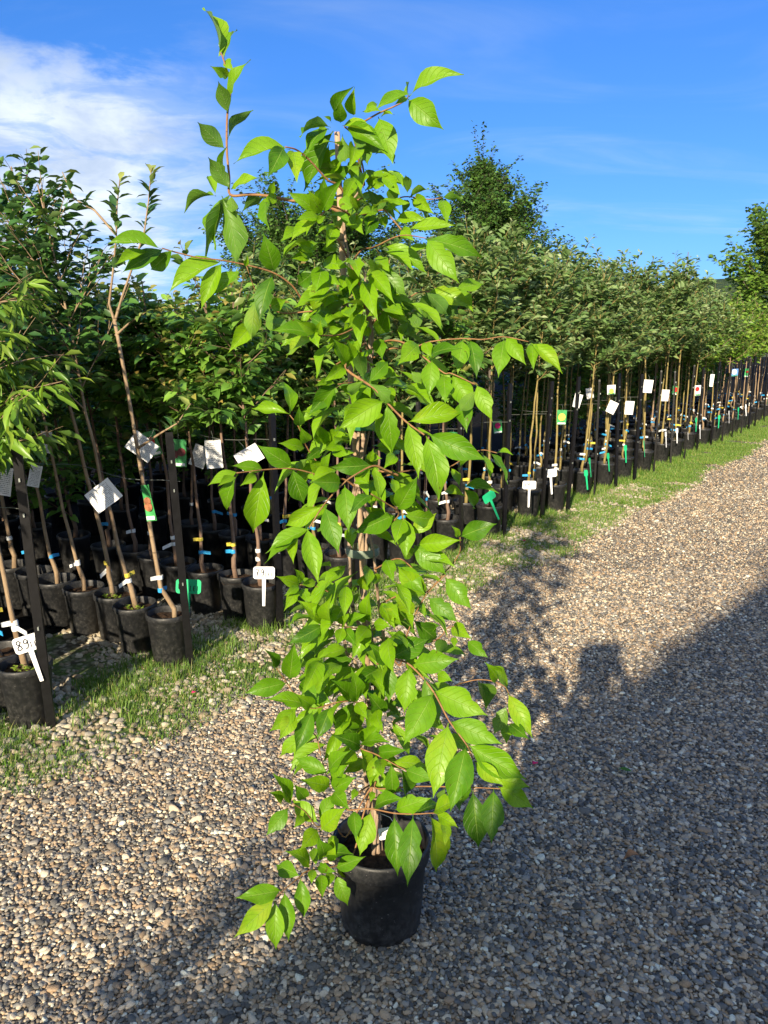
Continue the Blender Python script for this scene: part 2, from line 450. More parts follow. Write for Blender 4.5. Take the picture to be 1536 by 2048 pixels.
sheet('nursery_bed', [tuple(so(-10, -.90).xy), tuple(so(60, -.90).xy), tuple(so(60, -14).xy), tuple(so(-10, -14).xy)], -.006, M_bed)

def wob(x, y, k=1.0):
    """smooth pseudo-random field, about -1..1"""
    return (np.sin(x * 2.3 * k + 1.3 * np.sin(y * 1.7 * k + .4)) + np.sin(y * 3.1 * k + 1.1 * np.sin(x * 2.9 * k)) + np.sin((x + y) * 4.7 * k + 2)) / 3

# ------------------------------------------------------------------ hill and mast on the skyline
def build_hill():
    r = np.random.default_rng(4); V = []; F = []
    na, nr = 90, 12
    for i in range(na):
        az = R(8 + 70 * i / (na - 1)); t = i / (na - 1)
        hmax = 52 * math.sin(math.pi * min(1, t * 1.0 + .06)) ** .7 * (.85 + .15 * math.sin(t * 9))
        for j in range(nr):
            q = j / (nr - 1); d = 420 + 260 * q
            z = hmax * math.sin(q * math.pi / 2) ** 1.2 + r.normal(0, 1.3) * (q > .05) - 2 * (j == 0)
            V.append((d * math.sin(az), d * math.cos(az), z))
    for i in range(na - 1):
        for j in range(nr - 1):
            a = i * nr + j; F.append((a, a + nr, a + nr + 1, a + 1))
    t = NT('wooded_slope'); p = t.pos(); nz = t.noise(.16, 6, .7, p)
    m = t.end(t.bsdf(t.mix(t.smooth(nz, .35, .65), (.035, .065, .03), (.10, .14, .05)), .9, .1, t.bump(nz, 1.0, 6)))
    o = link('hill', arr_mesh('hill', V, F, m, True)); tag(o, kind='structure')
build_hill()
mast = empty('radio_mast', (22.9, 62.0, 0))
tag(mast, 'thin grey mast rising beside the distant hill', 'mast')
MB().quadtube([(0, 0, 0), (0, 0, 4), (.02, 0, 7.6)], [.09, .07, .035], 6).build('pole', plain('mast_grey', (.12, .12, .13), .5), mast)
MB().box((-.25, -.25, -.02), (.25, .25, .06)).build('footing', plain('concrete', (.3, .3, .28), .8, .3, .2, 8), mast)

# ------------------------------------------------------------------ foliage machinery
T8V = np.array([(0, 0, 0), (-.5, .40, .10), (0, .42, 0), (.5, .40, .10), (-.32, .74, .05), (0, .76, -.03), (.32, .74, .05), (0, 1, -.14)])
T8F = np.array([(0, 2, 1), (0, 3, 2), (1, 2, 5), (1, 5, 4), (2, 3, 6), (2, 6, 5), (4, 5, 7), (5, 6, 7)])
T2V = np.array([(0, 0, 0), (-.5, .48, .12), (.5, .48, .12), (0, 1, -.06)])
T2F = np.array([(0, 2, 1), (1, 2, 3)])
def leaf_cloud(name, P, Dv, Nv, L, W, rnd, young, mat, tv=T8V, tf=T8F):
    P, Dv, Nv = (np.asarray(a, dtype=np.float64) for a in (P, Dv, Nv))
    Dv /= np.linalg.norm(Dv, axis=1, keepdims=True) + 1e-9
    Nv = Nv - Dv * np.sum(Nv * Dv, axis=1, keepdims=True)
    Nv /= np.linalg.norm(Nv, axis=1, keepdims=True) + 1e-9
    X = np.cross(Dv, Nv)
    L = np.asarray(L)[:, None, None]; W = np.asarray(W)[:, None, None]
    V = P[:, None] + X[:, None] * (tv[None, :, 0:1] * W) + Dv[:, None] * (tv[None, :, 1:2] * L) + Nv[:, None] * (tv[None, :, 2:3] * L)
    k = len(tv)
    F = (tf[None] + (np.arange(len(P)) * k)[:, None, None]).reshape(-1, 3)
    return arr_mesh(name, V.reshape(-1, 3), F, mat, True, {'rnd': np.repeat(rnd, k), 'young': np.repeat(young, k)})
def wiggle(p, d, length, n, r, amt=.12, lift=.0):
    pts = [Vector(p)]; d = Vector(d).normalized()
    for i in range(n):
        d = (d + Vector((r.uniform(-amt, amt), r.uniform(-amt, amt), r.uniform(-amt, amt) + lift))).normalized()
        pts.append(pts[-1] + d * (length / n))
    return pts
def along(pts, step, r):
    out = []; acc = r.random() * step
    for a, b in zip(pts, pts[1:]):
        l = (b - a).length
        while acc < l:
            out.append((a.lerp(b, acc / l), (b - a).normalized())); acc += step * r.uniform(.7, 1.3)
        acc -= l
    return out
class Leaves:
    def __init__(s): s.P = []; s.D = []; s.N = []; s.L = []; s.W = []; s.r = []; s.y = []
    def add(s, p, d, n, l, w, r, y): s.P.append(p); s.D.append(d); s.N.append(n); s.L.append(l); s.W.append(w); s.r.append(r); s.y.append(y)
    def mesh(s, name, mat, far=False):
        return leaf_cloud(name, np.array([tuple(x) for x in s.P]), np.array([tuple(x) for x in s.D]), np.array([tuple(x) for x in s.N]), s.L, s.W, np.array(s.r), np.array(s.y), mat, *( (T2V, T2F) if far else (T8V, T8F)))
KIND = {  # leaf length, width ratio, droop, step, limbs, limb length, upright, youngness
 'plum':   dict(ll=.080, wr=.48, droop=.55, step=.019, limbs=13, length=.50, up=1.1, young=.75, bark=M_bark_tan),
 'peach':  dict(ll=.115, wr=.25, droop=1.3, step=.022, limbs=12, length=.55, up=.55, young=.5, bark=M_bark_tan),
 'cherry': dict(ll=.088, wr=.52, droop=.6, step=.019, limbs=14, length=.42, up=.75, young=.9, bark=M_bark_brown),
 'apple':  dict(ll=.084, wr=.44, droop=.30, step=.018, limbs=15, length=.48, up=1.0, young=.9, bark=M_bark_olive),
 'pear':   dict(ll=.082, wr=.50, droop=.5, step=.019, limbs=15, length=.46, up=.9, young=.7, bark=M_bark_tan),
}
def young_tree(kind, seed, H, c0, spread=1.0, dens=1.0, fork=False):
    """trunk and crown meshes; the origin is the soil of the pot, H the tree's height above it, c0 where the crown starts"""
    k = KIND[kind]; r = random.Random(seed); tb = MB(); lv = Leaves()
    n = 12; pts = [Vector((0, 0, -.04))]; x = r.uniform(-.02, .02); y = r.uniform(-.02, .02)
    gx, gy = r.uniform(-.022, .022), r.uniform(-.018, .018)
    for i in range(1, n + 1):
        t = i / n; z = H * t
        kink = math.exp(-((z - .10) / .05) ** 2)
        pts.append(Vector((gx * kink + x * math.sin(t * 5) + r.uniform(-.006, .006), gy * kink + y * math.sin(t * 4 + 1) + r.uniform(-.006, .006), z)))
    pts.insert(1, Vector((gx, gy, .07))); pts.insert(2, Vector((gx * .5, gy * .5, .12)))
    pts.sort(key=lambda p: p.z)
    rad = [(.0135 if p.z < .12 else .0105) * (1 - .82 * max(0, p.z) / H) + .0012 for p in pts]
    tb.quadtube(pts, rad, 7)
    def leaf_on(p, d, tipness, sz=1.0):
        az = r.uniform(0, 2 * math.pi)
        out = Vector((math.cos(az), math.sin(az), r.uniform(-.2, .5)))
        dd = (out + d * r.uniform(.3, .9) * (1.2 if tipness > .8 else 1) - Vector((0, 0, k['droop'] * r.uniform(.4, 1.4)))).normalized()
        nn = Vector((r.uniform(-.9, .9), r.uniform(-.9, .9), .8)) + out * .25
        l = k['ll'] * r.uniform(.65, 1.2) * sz * (1 - .45 * max(0, tipness - .75) / .25)
        lv.add(p + dd * .012, dd, nn, l, l * k['wr'] * r.uniform(.85, 1.15), r.random(), max(0, min(1, (tipness - .78) / .22)) * k['young'] * r.uniform(.3, 1))
    def trunk_at(z):
        for a, b in zip(pts, pts[1:]):
            if a.z <= z <= b.z: return a.lerp(b, (z - a.z) / max(1e-6, b.z - a.z))
        return pts[-1]
    for i in range(k['limbs']):
        t = (i + r.random() * .8) / k['limbs']
        z = c0 + (H - c0) * .82 * t
        az = i * 2.4 + r.uniform(-.4, .4)
        length = k['length'] * spread * (1.05 - .5 * t) * r.uniform(.7, 1.25)
        lp = wiggle(trunk_at(z), (math.cos(az), math.sin(az), k['up'] * r.uniform(.6, 1.3)), length, 6, r, .14, .05 if k['droop'] < 1 else -.06)
        tb.quadtube(lp, [.0042 - .003 * q / 6 for q in range(7)], 4, False)
        for j, (p, d) in enumerate(along(lp, k['step'] / dens, r)):
            leaf_on(p, d, (p - lp[0]).length / length)
        for q in range(4 if length > .25 else 2):
            b = lp[r.randint(1, 4)]
            az2 = az + r.uniform(-1.4, 1.4)
            sl = length * r.uniform(.35, .6)
            sp = wiggle(b, (math.cos(az2), math.sin(az2), k['up'] * r.uniform(.3, 1.2)), sl, 4, r, .15)
            tb.quadtube(sp, [.0025 - .0016 * e / 4 for e in range(5)], 3, False)
            for p, d in along(sp, k['step'] / dens, r): leaf_on(p, d, (p - sp[0]).length / sl)
    for p, d in along([p for p in pts if p.z > c0 + .1], k['step'] * .9 / dens, r):
        leaf_on(p, d, (p.z - c0) / (H - c0))
    for q in range(4):                                         # straight young shoots standing above the crown
        b = trunk_at(H * r.uniform(.72, .95)); az = r.uniform(0, 6.28); sl = r.uniform(.16, .34)
        sp = wiggle(b, (math.cos(az) * .45, math.sin(az) * .45, 1), sl, 5, r, .07, .05)
        tb.quadtube(sp, [.0032 - .0004 * e for e in range(6)], 4, False)
        for p, d in along(sp, k['step'] * .85, r): leaf_on(p, d, (p - sp[0]).length / sl, .9)
    nm = kind + '_tree'
    return tb.mesh(nm + '_trunk', k['bark'], True), lv.mesh(nm + '_crown', ML[kind])
def fork_tree():
    """the slender tree with a long bare trunk that forks high up"""
    r = random.Random(77); tb = MB(); lv = Leaves()
    tr = [Vector(p) for p in ((.03, 0, -.04), (.03, 0, .05), (-.03, 0, .16), (-.065, 0, .5), (-.10, .01, .85), (-.135, .01, 1.2), (-.165, .02, 1.42))]
    tb.quadtube(tr, [.014, .0135, .0115, .0105, .0095, .0085, .008], 8)
    for b in (((-.165, .02, 1.42), (-.185, .02, 1.50), (-.16, .02, 1.62), (-.135, .03, 1.78), (-.12, .03, 1.92), (-.10, .03, 2.03)),
              ((-.165, .02, 1.42), (-.12, .01, 1.53), (-.06, .0, 1.66), (.0, .0, 1.80), (.03, .0, 1.94), (.05, 0, 2.07)),
              ((-.135, .03, 1.80), (-.22, .03, 1.90), (-.31, .03, 1.95), (-.35, .03, 2.06)),
              ((-.165, .02, 1.36), (-.08, -.02, 1.42), (0, -.05, 1.46)), ((-.10, .01, .84), (.03, -.05, .92), (.12, -.08, .97), (.19, -.10, 1.06))):
        p = [Vector(q) for q in b]
        tb.quadtube(p, [.0065 - .0045 * i / (len(p) - 1) for i in range(len(p))], 6, False)
        st = 2 if len(p) > 4 else 1
        for q, d in along(p[st:], .012, r):
            az = r.uniform(0, 6.28); dd = Vector((math.cos(az), math.sin(az), r.uniform(-.6, .7))) + d * .5
            l = r.uniform(.045, .085); tip = (q - p[0]).length / sum((y - x).length for x, y in zip(p, p[1:]))
            lv.add(q, dd, (r.uniform(-.4, .4), r.uniform(-.4, .4), 1), l, l * .45, r.random(), max(0, (tip - .85) / .15) * .9)
    return tb.mesh('slender_trunk', M_bark_tan, True), lv.mesh('slender_crown', ML['plum'])

def big_tree(name, label, loc, H, spread, kind, shape, seed, nl, leaf, step, trunk_r, c0, shoots=12):
    r = random.Random(seed); root = empty(name, loc); tag(root, label, 'tree')
    tb = MB(); lv = Leaves()
    tp = wiggle((0, 0, 0), (0, 0, 1), H * .93, 12, r, .035, .05)
    tb.quadtube(tp, [trunk_r * (1 - .93 * i / 12) + .006 for i in range(13)], 8)
    def leaf_on(p, d, tip):
        az = r.uniform(0, 6.28); dd = Vector((math.cos(az), math.sin(az), r.uniform(-.8, .3))) + d * .4
        l = leaf * r.uniform(.6, 1.25)
        lv.add(p + Vector((r.uniform(-1, 1), r.uniform(-1, 1), r.uniform(-1, 1))) * leaf * .6, dd, (r.uniform(-1, 1), r.uniform(-1, 1), .8), l, l * .55, r.random(), max(0, tip - .7) * r.random())
    for i in range(nl):
        t = (i + r.random()) / nl; z = c0 + (H * .95 - c0) * t
        a = tp[min(12, int(z / (H * .93) * 12))]; az = i * 2.4 + r.uniform(-.5, .5)
        ln = spread * shape(t) * r.uniform(.75, 1.2)
        if ln < .15: ln = .15
        up = .35 + 1.0 * t
        lp = wiggle(Vector((a.x, a.y, z)), (math.cos(az), math.sin(az), up), ln, 7, r, .16, .08)
        tb.quadtube(lp, [trunk_r * .28 * (1 - .9 * q / 7) + .003 for q in range(8)], 5, False)
        for p, d in along(lp[2:], step, r): leaf_on(p, d, .5)
        for q in range(int(8 + ln * 6)):
            b = lp[r.randint(1, 7)]; az2 = az + r.uniform(-1.6, 1.6); sl = r.uniform(.25, .6) * max(.5, min(ln, 1.6))
            sp = wiggle(b, (math.cos(az2), math.sin(az2), r.uniform(-.1, 1.3)), sl, 4, r, .2, .06)
            tb.quadtube(sp, [.007, .006, .005, .004, .003], 3, False)
            for p, d in along(sp, step, r): leaf_on(p, d, (p - sp[0]).length / sl)
    for q in range(shoots):                                    # upright water shoots at the top
        az = r.uniform(0, 6.28); b = tp[r.randint(9, 12)]
        sp = wiggle(b, (math.cos(az) * .25, math.sin(az) * .25, 1), r.uniform(.4, .9) * spread * .6, 5, r, .05)
        tb.quadtube(sp, [.007, .006, .005, .004, .003, .002], 3, False)
        for p, d in along(sp, step * 1.2, r): leaf_on(p, d, .8)
    tb.build('trunk', M_bark_dark, root, True)
    o = link('crown', lv.mesh(name + '_crown', ML[kind], True), root); tag(o, kind='stuff')
    return root
big_tree('pear_tree', 'tall pointed dark green tree on the skyline behind the young apples', (2.75, 20.5, 0), 5.75, 2.5, 'wild', lambda t: (1.04 - t) ** .75, 3, 100, .105, .019, .13, .8, 26)
big_tree('orchard_tree', 'broad round dark tree directly behind the tall potted shrub', (-1.45, 19.0, 0), 3.15, 2.6, 'wild', lambda t: math.sin(math.pi * min(1, .25 + .68 * t)) ** .5, 8, 95, .105, .019, .13, .7, 6)
big_tree('walnut_tree', 'large yellow-green leafy tree at the right end of the skyline', (13.6, 25.5, 0), 3.4, 3.3, 'walnut', lambda t: math.sin(math.pi * min(1, .25 + .7 * t)) ** .6, 12, 90, .18, .030, .16, .7)

# ------------------------------------------------------------------ nursery: rows of potted trees between black stakes
def pot_prof(rt, rb, h):
    return [(0, .006), (rb - .012, .006), (rb - .006, 0), (rb, .004), (rb + (rt - rb) * .88, h * .88), (rt - .001, h * .885), (rt + .004, h * .90), (rt + .005, h - .004), (rt + .002, h), (rt - .003, h), (rt - .005, h - .006), (rt - .008, h * .80)]
ME_pot = MB().lathe(pot_prof(.105, .083, .265), 28).mesh('nursery_pot', M_pot, True)
def soil_mesh(r_, z, seed):
    r = random.Random(seed); v = [(0, 0, z + .012)]; f = []; n = 20
    for j, q in enumerate((.35, .7, 1.0)):
        for k in range(n):
            a = 2 * math.pi * k / n; v.append((r_ * q * math.cos(a), r_ * q * math.sin(a), z + r.uniform(-.006, .008) + .01 * (1 - q)))
    for k in range(n): f.append((0, 1 + k, 1 + (k + 1) % n))
    for j in range(2):
        for k in range(n):
            a = 1 + j * n + k; b = 1 + j * n + (k + 1) % n
            f.append((a, a + n, b)); f.append((b, a + n, b + n))
    return arr_mesh('pot_soil', v, f, M_soil)
ME_soil = [soil_mesh(.0985, .228, q) for q in range(3)]
SOILZ = .232
VAR = {}
def variants(key, kind, n, **kw):
    VAR[key] = [young_tree(kind, 100 * (1 + len(VAR)) + i, **kw) for i in range(n)]
variants('plum_tall', 'plum', 4, H=2.05, c0=1.02, dens=.8)
variants('plum', 'plum', 2, H=1.75, c0=.88)
variants('peach', 'peach', 2, H=1.55, c0=.80, spread=.80)
variants('cherry', 'cherry', 4, H=1.60, c0=.82)
variants('apple', 'apple', 5, H=2.0, c0=.98)
variants('apple_low', 'apple', 3, H=1.80, c0=.85)
variants('pear', 'pear', 4, H=1.80, c0=.90)
variants('bushy', 'cherry', 2, H=1.55, c0=.12, spread=1.3)
VAR['fork'] = [fork_tree()]
def tape_mesh(mat_i, seed):
    """a strip wound once round the trunk with a short loose end"""
    r = random.Random(seed); m = MB(); rr = .0135
    m.lathe([(rr, -.011), (rr + .0012, -.008), (rr + .0012, .008), (rr, .011)], 10)
    a = r.uniform(-.6, .6); l = r.uniform(.03, .055); dz = r.uniform(-.02, .01); w = .0105
    p = Vector((rr, 0, 0)); q = Vector((rr + l, 0, dz)); t = Vector((0, .0012, 0)); u = Vector((0, 0, w))
    b = len(m.v)
    for c in (p, q):
        for e in (-1, 1):
            for g in (-1, 1): m.v.append(c + t * e + u * g * (1 if c is p else .9))
    for f in ((0, 1, 5, 4), (2, 6, 7, 3), (0, 4, 6, 2), (1, 3, 7, 5), (4, 5, 7, 6)): m.f.append(tuple(b + k for k in f)); m.m.append(0)
    return m.mesh('tape', [M_blue, M_wtape, M_yellow][mat_i])
ME_tape = [[tape_mesh(i, 7 * i + j) for j in range(3)] for i in range(3)]
def weed_mesh(seed):
    r = random.Random(seed); lv = Leaves()
    for k in range(7):
        cx, cy = r.uniform(-.05, .05), r.uniform(-.06, -.01)
        for q in range(5):
            a = r.uniform(0, 6.28); d = Vector((math.cos(a), math.sin(a), r.uniform(.1, .6)))
            l = r.uniform(.012, .022); lv.add(Vector((cx, cy, .01 + q * .004)), d, (0, 0, 1), l, l * .8, .8 + .2 * r.random(), .2)
    return lv.mesh('seedling', ML['pear'])
ME_weed = [weed_mesh(k) for k in range(2)]
ORD = ['first', 'second', 'third', 'fourth', 'fifth', 'sixth', 'seventh', 'eighth', 'ninth', 'tenth', 'eleventh', 'twelfth', 'thirteenth', 'fourteenth', 'fifteenth',
       'sixteenth', 'seventeenth', 'eighteenth', 'nineteenth', 'twentieth', 'twenty-first', 'twenty-second', 'twenty-third', 'twenty-fourth', 'twenty-fifth', 'twenty-sixth', 'twenty-seventh']
trng = random.Random(21)
def place_tree(loc, key, label, group, lean=(0, 0), rz=None, scale=1.0, tapes=2, weeds=False, full=True, vi=None, tz=.13):
    root = empty('potted_tree', loc)
    tag(root, label, 'potted tree', group)
    vs_ = VAR[key]; tr, cr = vs_[trng.randrange(len(vs_)) if vi is None else vi]
    pz = trng.uniform(0, 6.28)
    p = link('pot', ME_pot, root); p.rotation_euler = (trng.uniform(-.03, .03), trng.uniform(-.03, .03), pz)
    if full:
        so_ = link('soil', trng.choice(ME_soil), root); so_.rotation_euler = (0, 0, pz)
    rot = Matrix.Rotation(lean[0], 4, 'Y') @ Matrix.Rotation(lean[1], 4, 'X') @ Matrix.Rotation(trng.uniform(0, 6.28) if rz is None else rz, 4, 'Z')
    M = Matrix.Translation((0, 0, SOILZ)) @ rot @ Matrix.Scale(scale, 4)
    t = link('trunk', tr, root); t.matrix_local = M
    c = link('crown', cr, root); c.matrix_local = M; tag(c, kind='stuff')
    for i in range(tapes):
        q = link('graft_tape', trng.choice(ME_tape[[0, 1, 2, 1][(i + trng.randrange(3)) % 4] if i else trng.choice((0, 0, 1))]), t)
        zz = tz + .045 * i + trng.uniform(0, .05)
        # stay on the trunk: the nearest trunk ring centre in local space
        ring = [v.co for v in tr.vertices if abs(v.co.z - zz) < .09]
        cx = sum(v.x for v in ring) / max(1, len(ring)); cy = sum(v.y for v in ring) / max(1, len(ring))
        q.matrix_local = Matrix.Translation((cx, cy, zz)) @ Matrix.Rotation(trng.uniform(0, 6.28), 4, 'Z')
    if weeds:
        w = link('seedlings', trng.choice(ME_weed), root); w.location = (0, 0, SOILZ)
        tag(w, kind='stuff')
    return root
# stakes: ground points along the line, left to right
STAKE_XY = [so(-1.36, 0).xy, so(-.68, 0).xy, Vector((-1.38, 2.98)), Vector((-.95, 3.59)), Vector((-.57, 4.08)), Vector((-.16, 4.66)), Vector((.24, 5.16)), Vector((.58, 5.64)), Vector((.96, 6.10)), Vector((1.39, 6.74)), Vector((1.68, 7.02)),
            Vector((2.11, 7.72)), Vector((2.46, 8.19)), Vector((2.78, 8.58)), Vector((3.17, 9.10)), Vector((3.59, 9.72)), Vector((3.90, 10.1)), Vector((4.33, 10.78)), Vector((4.73, 11.3)), Vector((5.05, 11.68)), Vector((5.44, 12.23)),
            Vector((5.81, 12.75)), Vector((6.17, 13.27)), Vector((6.48, 13.72)), Vector((7.01, 14.50)), Vector((7.5, 15.2)), Vector((8.0, 15.9))]
def stake_mesh():
    m = MB(); h = 1.20; w = .024; d = .021; t = .004
    prof = [(-w, 0), (w, 0), (w, d), (w - t, d), (w - t, t), (-w + t, t), (-w + t, d), (-w, d)]
    n = len(prof); b = 0
    for z in (-.10, h - .02, h):
        q = 1 if z < h else .9
        for x, y in prof: m.v.append(Vector((x * q, (y - d / 2) * q, z)))
    for i in range(2):
        for k in range(n):
            k2 = (k + 1) % n; m.f.append((b + i * n + k, b + i * n + k2, b + (i + 1) * n + k2, b + (i + 1) * n + k)); m.m.append(0)
    m.f.append(tuple(range(2 * n, 3 * n))); m.m.append(0)
    return m
ME_stake = stake_mesh().mesh('stake', M_post)
def hook_mesh():
    m = MB()
    m.box((-.004, -.019, -.007), (.004, -.0105, .007))
    return m.mesh('wire_hook', M_wire)
ME_hook = hook_mesh()
srng = random.Random(5)
for i, p in enumerate(STAKE_XY):
    if i == 0: continue
    if i < 2: lab = 'black steel stake beyond the near corner of the potted tree rows'
    else: lab = '%s black steel stake along the gravel path, counted from the left' % ORD[i - 2]
    e = empty('fence_stake', (p.x, p.y, 0), math.atan2(NRM.y, NRM.x) + math.pi / 2 + srng.uniform(-.5, .5))
    e.rotation_euler = (srng.uniform(-.035, .035), srng.uniform(-.035, .035), e.rotation_euler[2])
    if i == 3: e.rotation_euler = (0, -.03, .25)
    if i == 2: e.rotation_euler = (.0, -.02, .2)
    tag(e, lab, 'stake', 'black stakes along the path')
    b = link('bar', ME_stake, e); b.scale = (.74, .90, srng.uniform(.96, 1.03))
    for z in (.45, .92, 1.06): link('wire_hook', ME_hook, b).location = (0, 0, z)
# rows
ROWDIR = -NRM
GROUP_FRONT = 'potted trees at the head of each row'
GROUP_DEEP = 'potted trees deep inside the nursery rows'
KIND_NAME = {'plum_tall': 'plum', 'plum': 'plum', 'peach': 'peach', 'cherry': 'cherry', 'apple': 'apple', 'apple_low': 'apple', 'pear': 'pear', 'fork': 'plum', 'bushy': 'leafy'}
for i, p in enumerate(STAKE_XY):
    if i == 0: continue
    s = (p - P0).dot(DIR)
    deep = 13 if s < 6.5 else 7
    d = 0.13
    for j in range(deep):
        base = p + ROWDIR * d - DIR * (.01 + trng.uniform(-.03, .03) * min(1, j))
        d += .222 + trng.uniform(-.012, .03) if j < 6 else .40 + trng.uniform(-.06, .06)
        lean = (trng.uniform(-.05, .05), trng.uniform(-.05, .05)); sc_ = trng.uniform(.90, 1.10); vi = None; rz = None
        if s < -.3: key = 'peach' if i == 1 else 'plum'
        elif i == 2: key = ['peach', 'plum', 'peach', 'plum_tall'][j % 4]; lean = (-.10, 0)
        elif i == 3: key = 'plum_tall' if j < 5 else 'plum'; lean = (-.16 + .01 * j, trng.uniform(-.03, .03))
        elif i == 4: key = 'cherry'; lean = (-.06, 0)
        elif s < 3.6: key = 'cherry' if trng.random() < .8 else 'apple_low'
        elif s < 9.3: key = 'apple' if j < 3 or trng.random() < .5 else 'apple_low'
        elif s < 11.5: key = trng.choice(('apple', 'pear'))
        else: key = 'pear'
        if j >= 6 and key == 'plum_tall': key = 'cherry'
        if j >= 7 + (i % 2): key = 'bushy'
        if deep == 7 and j >= 5: key = 'bushy'
        if i == 3 and j == 0: key = 'fork'; lean = (0, 0); rz = 0; sc_ = 1.0
        if j < 2 and i > 1:
            lab = 'young %s tree in a black pot, %s in the row at the %s stake' % (KIND_NAME[key], ('first', 'second')[j], ORD[i - 2]); grp = GROUP_FRONT
        elif j < 5 and i in (2, 3, 4):
            lab = 'young %s tree in a black pot, %s back in the row at the %s stake' % (KIND_NAME[key], ORD[j], ORD[i - 2]); grp = GROUP_FRONT
        else:
            lab = 'young %s tree far back in the dark of the %s' % (KIND_NAME[key], 'row at the %s stake' % ORD[i - 2] if i > 1 else 'rows beyond the near corner'); grp = GROUP_DEEP
        place_tree((base.x, base.y, 0), key, lab, grp, lean, rz, sc_, 2 if j < 4 else (1 if j < 7 else 0), (i == 3 and j in (1, 2)) or (i == 2 and j == 0), j < 4, vi)
# wires run from each stake back along its row
for i, p in enumerate(STAKE_XY[2:14]):
    m = MB(); z = .93 if i != 2 else 1.06
    e = p + ROWDIR * 3.2
    pts = [Vector((p.x, p.y, z)).lerp(Vector((e.x, e.y, z)), t) - Vector((0, 0, .03 * math.sin(t * math.pi * 4) ** 2)) for t in [k / 24 for k in range(25)]]
    m.quadtube(pts, [.0016] * 25, 4)
    o = m.build('trellis_wire', M_wire); tag(o, 'thin wire running back along the row from the %s stake' % ORD[i], 'wire', 'wires along the rows')

# ------------------------------------------------------------------ tags and price signs
def rrect(w, h, r, n=5):
    out = []
    for cx, cz, a0 in ((w / 2 - r, h / 2 - r, 0), (-w / 2 + r, h / 2 - r, 90), (-w / 2 + r, -h / 2 + r, 180), (w / 2 - r, -h / 2 + r, 270)):
        for k in range(n + 1):
            a = R(a0 + 90 * k / n); out.append((cx + r * math.cos(a), cz + r * math.sin(a)))
    return out
GLYPH = {
 '8': [[(.5, .52), (.15, .72), (.2, .95), (.55, 1), (.8, .85), (.55, .55), (.15, .3), (.15, .08), (.45, 0), (.8, .12), (.75, .35), (.5, .52)]],
 '9': [[(.8, .85), (.5, 1), (.18, .85), (.2, .6), (.55, .55), (.8, .75), (.82, .9), (.75, .3), (.55, .05), (.25, .0)]],
 '7': [[(.1, .95), (.85, .95), (.55, .5), (.4, 0)], [(.25, .5), (.75, .5)]],
 '5': [[(.85, 1), (.25, 1), (.2, .58), (.6, .6), (.85, .35), (.6, .02), (.15, .08)]],
 '0': [[(.5, 1), (.15, .75), (.15, .25), (.5, 0), (.85, .25), (.85, .75), (.5, 1)]],
 'L': [[(.25, 1), (.15, 0), (.7, .02)]], 'E': [[(.8, .95), (.25, .9), (.2, .05), (.8, .05)], [(.2, .5), (.65, .52)]], 'I': [[(.5, .95), (.45, .05)]],
 'G': [[(.85, .85), (.5, 1), (.15, .7), (.15, .25), (.5, 0), (.85, .2), (.85, .48), (.55, .48)]],
}
def lettering(m, text, x, z, hgt, y, wid=None, r=.0024):
    wid = wid or hgt * .62
    for ch in text:
        if ch != ' ':
            for st in GLYPH[ch]:
                m.quadtube([(x + q[0] * wid, y, z + q[1] * hgt) for q in st], [r] * len(st), 4)
        x += wid * 1.12 if ch != ' ' else wid * .5
def price_sign(loc, rz, roll, text, mat, label, scale=1.0, stake=.145, slim=False):
    e = empty('price_sign', loc, rz); e.rotation_euler = (R(-6), roll, rz); e.scale = (scale,) * 3
    tag(e, label, 'price sign', 'price signs stuck in the pots')
    w, h = (.040, .062) if slim else (.112, .066)
    pl = MB().prism([(x, z) for x, z in rrect(w, h, .014)], -.0015, .0015).build('plate', mat, e)
    MB().prism([(-.007, -h / 2 - stake), (.007, -h / 2 - stake), (.010, -h / 2 + .004), (-.010, -h / 2 + .004)], -.0035, -.0012).build('stem', mat, e)
    if text:
        m = MB(); lettering(m, text.split()[0], -.046, -.019, .038, -.0022)
        if ' ' in text: lettering(m, text.split()[1], .006, -.020, .024, -.0022, .0125, .0016)
        m.build('lettering', M_ink, pl)
    return e
price_sign((-1.432, 2.965, .385), .25, R(-14), '89 LEI', M_white, 'white price sign reading 89 lei in the nearest pot', 1.02, .13)
price_sign((-.632, 3.96, .372), .1, R(2), '79 LEI', M_white, 'white price sign reading 79 lei at the third stake', 1.0)
price_sign((-.958, 3.67, .392), .1, R(4), '0 LEI', M_green, 'green price sign partly behind the second stake', 1.08, .16)
price_sign((1.213, 6.44, .368), .15, R(2), '79 LEI', M_white, 'white price sign reading 79 lei in the pot right of the tall shrub', 1.05)
price_sign((1.462, 6.80, .405), .2, R(-4), '55 LEI', M_white, 'white price sign with a slight tilt beside the eighth stake', 1.05)
price_sign((.82, 6.00, .36), .6, R(-25), '', M_green, 'green slanted price sign just right of the tall shrub', 1.1, .16)
for k, (x, y, z, mt) in enumerate([(1.93, 7.40, .30, 1), (2.02, 7.63, .38, 1), (2.31, 8.02, .37, 1), (2.60, 8.40, .40, 1), (2.95, 8.86, .39, 1), (3.42, 9.50, .41, 0), (3.72, 9.95, .40, 0), (3.95, 10.2, .41, 0), (4.27, 10.6, .37, 0), (4.27, 10.75, .45, 1), (4.90, 11.5, .41, 1), (5.28, 12.05, .42, 0), (5.62, 12.5, .43, 1), (5.98, 13.05, .43, 0)]):
    price_sign((x, y, z), .3 + .9 * ((k * 37) % 10) / 10, R(((k * 53) % 13) - 6), '', (M_white, M_green)[mt], '%s narrow %s price sign along the rows beyond the tall shrub' % (ORD[k], ('white', 'green')[mt]), 1.0, .13, True)
